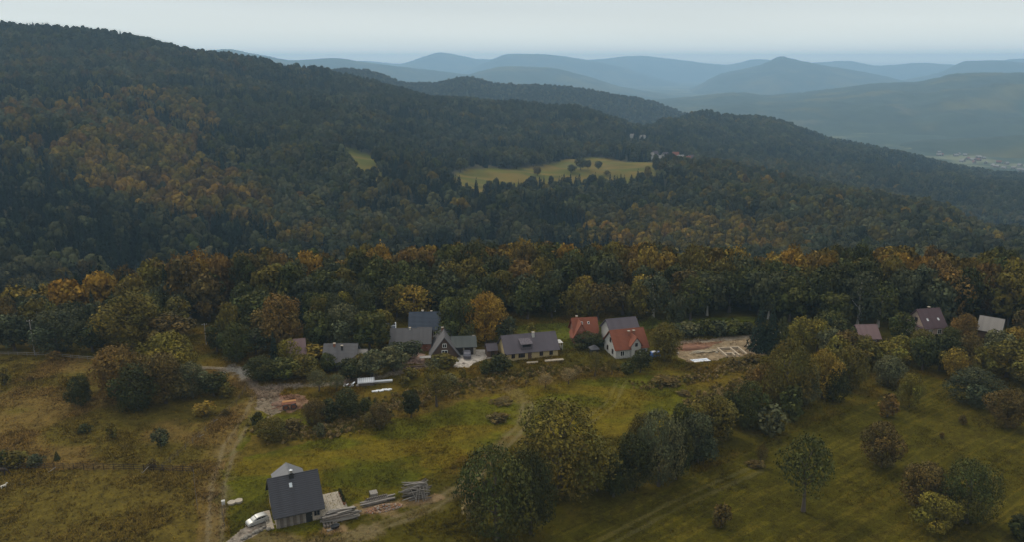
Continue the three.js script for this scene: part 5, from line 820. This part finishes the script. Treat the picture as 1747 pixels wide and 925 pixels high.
function utility(u, v, top, label, mat = M.greyWood3) { const p = at(u, v), h = topOf(p, u, top), o = thing('utility_pole', label, 'pole', p, .4); part('shaft', new THREE.CylinderGeometry(.10, .15, h + .6, 10), mat, o, [0, h / 2 - .3, 0]); part('crossarm', box(1.2, .1, .1), M.greyWood2, o, [0, h - .35, .12]); for (const x of [-.5, 0, .5]) part('insulator', new THREE.CylinderGeometry(.05, .06, .18, 8), M.white, o, [x, h - .2, .12]); }
utility(61, 607, 545, 'white pole standing beside the upper left road'); utility(353, 590, 552, 'pale pole in the grassy gap behind the lane junction'); utility(498, 612, 588, 'short pale pole beside the small hidden roof'); utility(401, 582, 545, 'thin grey pole among trees right of the grassy gap', M.greyWood2);

// ---------------------------------------------------------------- animals
function sdfMesh(bones, size, n, mat, name, parent, centre) {
  const mc = new MarchingCubes(n, mat, false, false, 60000); mc.isolation = 0; const f = mc.field, a = V3(), b = V3(), p = V3(), d = V3();
  for (let k = 0; k < n; k++) for (let j = 0; j < n; j++) for (let i = 0; i < n; i++) {
    p.set((i / n * 2 - 1) * size + centre[0], (j / n * 2 - 1) * size + centre[1], (k / n * 2 - 1) * size + centre[2]); let s = 1e3;
    for (const [A, B, ra, rb] of bones) { a.set(...A); b.set(...B); d.subVectors(b, a); const t = clamp(p.clone().sub(a).dot(d) / d.lengthSq()), dist = p.distanceTo(a.clone().addScaledVector(d, t)) - lerp(ra, rb, t), h = clamp(.5 + .5 * (s - dist) / .06); s = lerp(s, dist, h) - .06 * h * (1 - h); }
    f[i + j * n + k * n * n] = -s;
  }
  mc.update(); const g = new THREE.BufferGeometry(); g.setAttribute('position', new THREE.BufferAttribute(mc.positionArray.slice(0, mc.count * 3), 3)); g.setAttribute('normal', new THREE.BufferAttribute(mc.normalArray.slice(0, mc.count * 3), 3)); g.scale(size, size, size); g.translate(...centre); return part(name, g, mat, parent);
}
{
  const p = at(4, 812), o = thing('horse', 'dark horse grazing at the left edge below the rail fence', 'horse', p, .15), hm = std([.03, .02, .014]);
  sdfMesh([[[-.6, 1.12, 0], [.5, 1.1, 0], .3, .29], [[-.62, 1.15, 0], [-.75, .98, 0], .27, .2], [[.5, 1.15, 0], [1.0, .95, 0], .22, .14], [[1.0, .95, 0], [1.25, .55, 0], .14, .11], [[1.25, .55, 0], [1.42, .2, 0], .12, .07],
    ...[-.13, .13].flatMap(z => [[[.5, .95, z], [.52, .55, z], .13, .07], [[.52, .55, z], [.5, .05, z], .07, .06], [[-.68, .95, z], [-.6, .65, z], .17, .1], [[-.6, .65, z], [-.8, .45, z], .1, .07], [[-.8, .45, z], [-.76, .05, z], .065, .06]])], 1.6, 70, hm, 'body', o, [.2, .8, 0]);
  part('tail', tube([[-.88, 1.25, 0], [-1.02, 1.0, 0], [-1.0, .5, 0]], .06), M.black, o); part('mane', tube([[.55, 1.42, 0], [.95, 1.14, 0], [1.12, .9, 0]], .06), M.black, o); for (const z of [-.07, .07]) part('ear', new THREE.ConeGeometry(.04, .14, 6), hm, o, [1.1, .98, z]);
  const q = at(8, 834), g = thing('goat', 'small white and black goat standing in the lower left paddock', 'goat', q, .9), gm = std([.45, .41, .34]);
  sdfMesh([[[-.3, .52, 0], [.28, .53, 0], .17, .16], [[.28, .58, 0], [.5, .8, 0], .1, .08], [[.5, .82, 0], [.68, .74, 0], .085, .05], ...[-.08, .08].flatMap(z => [[[.26, .45, z], [.27, .24, z], .07, .04], [[.27, .24, z], [.26, .03, z], .038, .035], [[-.33, .45, z], [-.28, .32, z], .09, .05], [[-.28, .32, z], [-.36, .2, z], .05, .038], [[-.36, .2, z], [-.34, .03, z], .036, .034]])], .75, 56, gm, 'body', g, [.12, .45, 0]);
  part('black_saddle', (() => { const s = new THREE.SphereGeometry(.19, 16, 12); s.scale(.8, .95, 1.05); return s; })(), M.black, g, [-.2, .5, 0]); part('tail', tube([[-.46, .6, 0], [-.54, .56, 0]], .03), M.black, g); for (const z of [-.05, .05]) { part('horn', tube([[.5, .88, z], [.44, 1.0, z], [.36, 1.02, z * 1.5]], .018), M.black, g); }
}

// ---------------------------------------------------------------- far hamlet and valley town
function farHouse(p, rot, L, W, wall, rise, wm, rm, label, group) { const o = thing('distant_house', label, 'house', p, rot, group); part('wall', gableBody(L, W, wall, rise), wm, o); const r = roofOn(o, L, W, wall, rise, rm, { n: 3, over: .5, eave: .5, cap: false }); return o; }
[[1109, 272, 9, 'white', 'pale', 'white house at the left end of the far hamlet'], [1116, 269, 8, 'white', 'mauve', 'grey-roofed house in the far hamlet, left of the red roofs'], [1124, 277, 12, 'white', 'pale', 'low white shed in front of the far hamlet'], [1134, 271, 9, 'white', 'mauve', 'white-gabled house left of the tallest red roof in the far hamlet'], [1143, 275, 16, 'cream', 'red', 'large red-roofed house in the middle of the far hamlet'], [1152, 270, 9, 'white', 'red', 'red-roofed house with white gable behind the middle of the far hamlet'], [1160, 275, 10, 'cream', 'pale', 'pale-roofed house between the red roofs of the far hamlet'], [1169, 277, 14, 'cream', 'red', 'long red-roofed house near the right end of the far hamlet'], [1178, 275, 10, 'white', 'brown', 'dark-gabled house at the right end of the far hamlet'],
[1078, 236, 9, 'white', 'pale', 'white house in the wooded saddle, lower one'], [1086, 226, 8, 'white', 'mauve', 'white house in the wooded saddle, upper one'], [1096, 238, 12, 'white', 'pale', 'long white house at the right of the wooded saddle'], [1033, 240, 9, 'white', 'mauve', 'lone white house left of the wooded saddle'], [866, 172, 9, 'white', 'pale', 'lone white house high on the wooded ridge']].forEach(([u, v, L, w, r, label], i) => {
  const p = at(u, v); farHouse({ ...p, y: p.y + (v < 250 ? 2 : 1) }, ((i * 37) % 60 - 25) * Math.PI / 180, v < 250 ? L * .7 : L, v < 250 ? 5 : 8, v < 250 ? 3 : 4.5, v < 250 ? 2.6 : 4.2, M[w], M[r + 'Roof'] || M.paleRoof, label, 'houses of the far hamlet');
});
{
  const R = rng(77); for (let i = 0; i < 34; i++) { const u = 1590 + R() * 190, v = 262 + (u - 1590) * .14 + (R() - .3) * 14, p = at(u, v); if (p.r < 2050) continue; farHouse(p, R() * 3, 11 + R() * 6, 9, 5, 3.5, M.stone, R() < .6 ? M.paleRoof : M.redRoof, 'tiny pale house of the hazy valley town near the right edge', 'houses of the valley town'); }
}

// ---------------------------------------------------------------- grass and weeds
{
  const R = rng(2024), blade = (() => { const P = [], I = [], K = []; const q = rng(3); for (let i = 0; i < 7; i++) { const a = q() * 6.28, o = q() * .28, l = .25 + q() * .35, w = .06, x = Math.cos(a * 3) * o, z = Math.sin(a * 3) * o, h = .6 + .5 * q(), dx = Math.cos(a), dz = Math.sin(a); const k = P.length / 3; P.push(x - dz * w, -.05, z + dx * w, x + dz * w, -.05, z - dx * w, x + dx * l, h, z + dz * l); const v = .8 + .4 * q(); for (let t = 0; t < 3; t++) K.push(v, v, v); I.push(k, k + 1, k + 2); } const g = new THREE.BufferGeometry(); g.setAttribute('position', new THREE.Float32BufferAttribute(P, 3)); g.setAttribute('color', new THREE.Float32BufferAttribute(K, 3)); g.setIndex(I); g.computeVertexNormals(); return g; })();
  const mat = new THREE.MeshPhysicalMaterial({ specularIntensity: .15, vertexColors: true, roughness: 1, side: THREE.DoubleSide }), X = new THREE.Matrix4(), Q = new THREE.Quaternion(), U = V3(0, 1, 0);
  const N = 150000, im = new THREE.InstancedMesh(blade, mat, N); let n = 0;
  while (n < N) {
    const r = Math.sqrt(lerp(92 * 92, 212 * 212, R())), a = (R() * 2 - 1) * .68, x = Math.sin(a) * r, z = -Math.cos(a) * r, rough = fbm(x / 7, z / 7, 3), m = inside(rightMeadow, x, z), lw = inside(lawn, x, z);
    const d = clamp((rough - .38) * 3.2) * (m ? .45 : lw ? .6 : 1); if (R() > d + .08) continue; const c = soilAt(x, z); if (c[0] > .2 || c[0] < .02) continue;
    const s = (m ? .22 : lw ? .24 : .34) * (.6 + .8 * R()) * (rough > .6 ? 1.35 : 1), k = .5 + 1.15 * R(); X.compose(V3(x, H(x, z), z), Q.setFromAxisAngle(U, R() * 6.28), V3(s * 1.7, s, s * 1.7)); im.setMatrixAt(n, X); im.setColorAt(n, rgb(c[0] * k * 1.1, c[1] * k, c[2] * k)); n++;
  }
  im.name = 'grass'; im.userData = { kind: 'stuff', label: 'tufts of rough autumn grass over the meadows', category: 'grass' }; im.castShadow = im.receiveShadow = true; scene.add(im);
  // dead weeds and bramble on the banks
  const wg = broadleaf(401, { clumps: 7, leaves: 130, base: -.1, leaf: .12, asp: .9, loose: .4 }), bands = [[[470, 752], [640, 704], [740, 680], [900, 646], [1060, 626]], [[640, 690], [760, 664], [880, 640], [1000, 632]], [[1090, 660], [1180, 650], [1260, 626], [1310, 640]], [[1180, 690], [1260, 660], [1300, 650]], [[440, 735], [560, 740], [660, 712]]].map(polyXZ), W = 2300, wm = new THREE.InstancedMesh(wg, mat, W);
  for (let i = 0; i < W; i++) { const b = bands[i % bands.length], k = Math.floor(R() * (b.length - 1)), t = R(), x = lerp(b[k][0], b[k + 1][0], t) + (R() + R() - 1) * 3.2, z = lerp(b[k][1], b[k + 1][1], t) + (R() + R() - 1) * 3.4, s = .4 + .75 * R() * R(); X.compose(V3(x, H(x, z), z), Q.setFromAxisAngle(U, R() * 6.28), V3(s * 1.15, s * .85, s * 1.15)); wm.setMatrixAt(i, X); const c = R() < .4 ? tones.straw : R() < .3 ? tones.brown : R() < .8 ? tones.olive : tones.green, v = .8 + .5 * R(); wm.setColorAt(i, rgb(c[0] * v, c[1] * v, c[2] * v)); }
  wm.name = 'dry_weeds'; wm.userData = { kind: 'stuff', label: 'dead weeds and brambles along the banks below the village', category: 'weeds' }; wm.castShadow = wm.receiveShadow = true; scene.add(wm);
}
// ---------------------------------------------------------------- belts of trees, each tree a thing
const houseSpots = [[724, 575, 12], [700, 598, 12], [750, 610, 12], [790, 605, 10], [580, 618, 9], [505, 612, 6], [895, 602, 11], [997, 580, 8], [1072, 600, 10], [1583, 575, 9], [1480, 590, 7], [1675, 575, 8], [672, 575, 4]].map(([u, v, r]) => { const p = at(u, v); return [p.x, p.z, r]; });
const viewGaps = [[[1440, 600], [1525, 600], [1515, 570], [1450, 570]], [[1540, 612], [1640, 612], [1625, 565], [1550, 565]], [[1640, 606], [1710, 606], [1700, 562], [1650, 562]], [[650, 660], [860, 640], [960, 620], [900, 575], [650, 580]], [[320, 640], [362, 640], [362, 556], [328, 556]], [[535, 662], [622, 662], [618, 600], [540, 600]], [[492, 640], [528, 640], [522, 598], [498, 598]]].map(polyXZ);
const marks = [[330, 'the left pasture'], [640, 'western grey roofs'], [760, 'the slate-roofed houses'], [870, 'the garage'], [965, 'the long house'], [1140, 'the red houses'], [1330, 'the building plot'], [1530, 'the pinkish roof'], [2100, 'the cream house']];
const uOf = (x, z) => 873.5 + F * x / (-z * cp + EYE * sp);
const formWord = { round: 'rounded', oval: 'slender', wide: 'spreading', spruce: 'conical', fine: 'bushy', bush: 'low' };
function fill(poly, gap, seed, mixOf, sizeOf, labelOf, group, cap = 999) {
  const R = rng(seed), P = polyXZ(poly), xs = P.map(p => p[0]), zs = P.map(p => p[1]); let n = 0;
  const spots = []; for (let z = Math.max(...zs); z > Math.min(...zs); z -= gap * .87) for (let x = Math.min(...xs); x < Math.max(...xs); x += gap) spots.push([x + (R() - .5) * gap * .55, z + (R() - .5) * gap * .55]);
  for (const [x, z] of spots) {
    if (n >= cap || !inside(P, x, z) || Math.hypot(x, z) > 243) continue;
    if (houseSpots.some(h => Math.hypot(x - h[0], z - h[1]) < h[2]) || viewGaps.some(g => inside(g, x, z)) || occupied.some(o => Math.hypot(x - o[0], z - o[1]) < o[2] + gap * .06)) continue;
    const r = Math.hypot(x, z), tone = pick(R, mixOf(x, z, r)), kind = tone == 'spruce' ? 'spruce' : pick(R, { round: 3, oval: 2, wide: 2 }), [w, h] = sizeOf(r, R, kind);
    treeAt({ x, y: H(x, z), z }, w, h, kind, tone, labelOf(x, z, r, tone, kind), group, R, R() < .12); n++;
  }
  return n;
}
const near = (x, z) => { const u = uOf(x, z); return marks.find(m => u < m[0])[1]; };
const beltN = fill([[-180, 556], [60, 552], [330, 560], [420, 540], [620, 552], [760, 545], [880, 552], [1290, 545], [1420, 560], [1900, 575], [1900, 502], [1400, 490], [1000, 492], [600, 492], [-180, 490]], 7.2, 31,
  (x, z, r) => { const u = uOf(x, z), back = r > 231 ? 1 : r > 219 ? .22 : .06; return { orange: 2.0 * back * (u > 560 && u < 1250 ? 1 : .7), yellow: 2.6 * back, rust: 2.4 * back + .1, brown: .6, olive: 1.6, green: 2.2, dark: 2.6 * (1.2 - back * .8), slate: 2.6 * (1.2 - back * .8), spruce: u < 330 ? .8 : .25 }; },
  (r, R, k) => { const g = .82 + .36 * R(); return k == 'spruce' ? [6 * g, 15 * g] : [(r > 215 ? 10.8 : 9.4) * g, (r > 228 ? 16 : r > 215 ? 14 : 11) * (.85 + .3 * R())]; },
  (x, z, r, tone, kind) => `${formWord[kind]} ${words_[tone]} tree, ${r > 228 ? 'back' : r > 215 ? 'middle' : 'front'} of forest belt behind ${near(x, z)}`, 'trees of the forest belt');
const groveN = fill([[1335, 590], [1420, 560], [1760, 566], [1900, 580], [1900, 680], [1740, 672], [1620, 655], [1480, 640], [1440, 640], [1380, 610]], 6.2, 41,
  (x, z, r) => ({ olive: 3.4, green: 3, lime: 1.2, grey: 2.4, dark: 1.6, yellow: 1, rust: .8, brown: .8 }),
  (r, R) => { const g = .8 + .4 * R(); return [7.4 * g, 7.6 * (.8 + .4 * R())]; },
  (x, z, r, tone, kind) => `${formWord[kind]} ${words_[tone]} tree, ${r > 190 ? 'far' : r > 176 ? 'middle' : 'near'} row of right-hand grove by ${near(x, z)}`, 'trees of the right-hand grove');
const leftN = fill([[-180, 602], [-40, 596], [330, 592], [330, 560], [60, 552], [-180, 556]], 7.6, 51,
  () => ({ slate: 3, dark: 3, green: 2, olive: 2, brown: 1, rust: .7, spruce: .7 }), (r, R, k) => { const g = .8 + .4 * R(); return k == 'spruce' ? [5 * g, 12 * g] : [8 * g, 10 * (.8 + .4 * R())]; },
  (x, z, r, tone, kind) => `${formWord[kind]} ${words_[tone]} tree, ${r > 192 ? 'rear' : 'front'} rows behind the roadside fence`, 'trees behind the roadside fence');
const gardenN = fill([[375, 596], [420, 545], [640, 555], [660, 590], [640, 640], [560, 648], [430, 648], [415, 618]], 6, 61,
  () => ({ slate: 3, dark: 3, green: 3, olive: 2, rust: .8, lime: .6, spruce: .6 }), (r, R, k) => { const g = .8 + .4 * R(); return k == 'spruce' ? [4 * g, 9 * g] : [6.4 * g, (r > 190 ? 10 : 6) * (.8 + .4 * R())]; },
  (x, z, r, tone, kind) => `${formWord[kind]} ${words_[tone]} garden tree ${r > 190 ? 'behind' : 'among'} the western grey roofs`, 'garden trees around the western roofs');
console.log('trees', beltN, groveN, leftN, gardenN, TL.length);

{ // look-alikes are told apart by their order from the left
  const by = new Map(); for (const o of scene.children) if (/_tree/.test(o.name) && o.userData.group) { const l = o.userData.label; if (!by.has(l)) by.set(l, []); by.get(l).push(o); }
  const nth = ['leftmost one', 'second from left', 'third from left', 'fourth from left', 'fifth from left', 'sixth from left', 'seventh from left', 'eighth from left', 'ninth from left'];
  for (const [l, os] of by) if (os.length > 1) os.sort((a, b) => uOf(a.position.x, a.position.z) - uOf(b.position.x, b.position.z)).forEach((o, i) => { o.userData.label = l + ', ' + (nth[i] || 'far right one'); });
}
renderer.render(scene, camera);
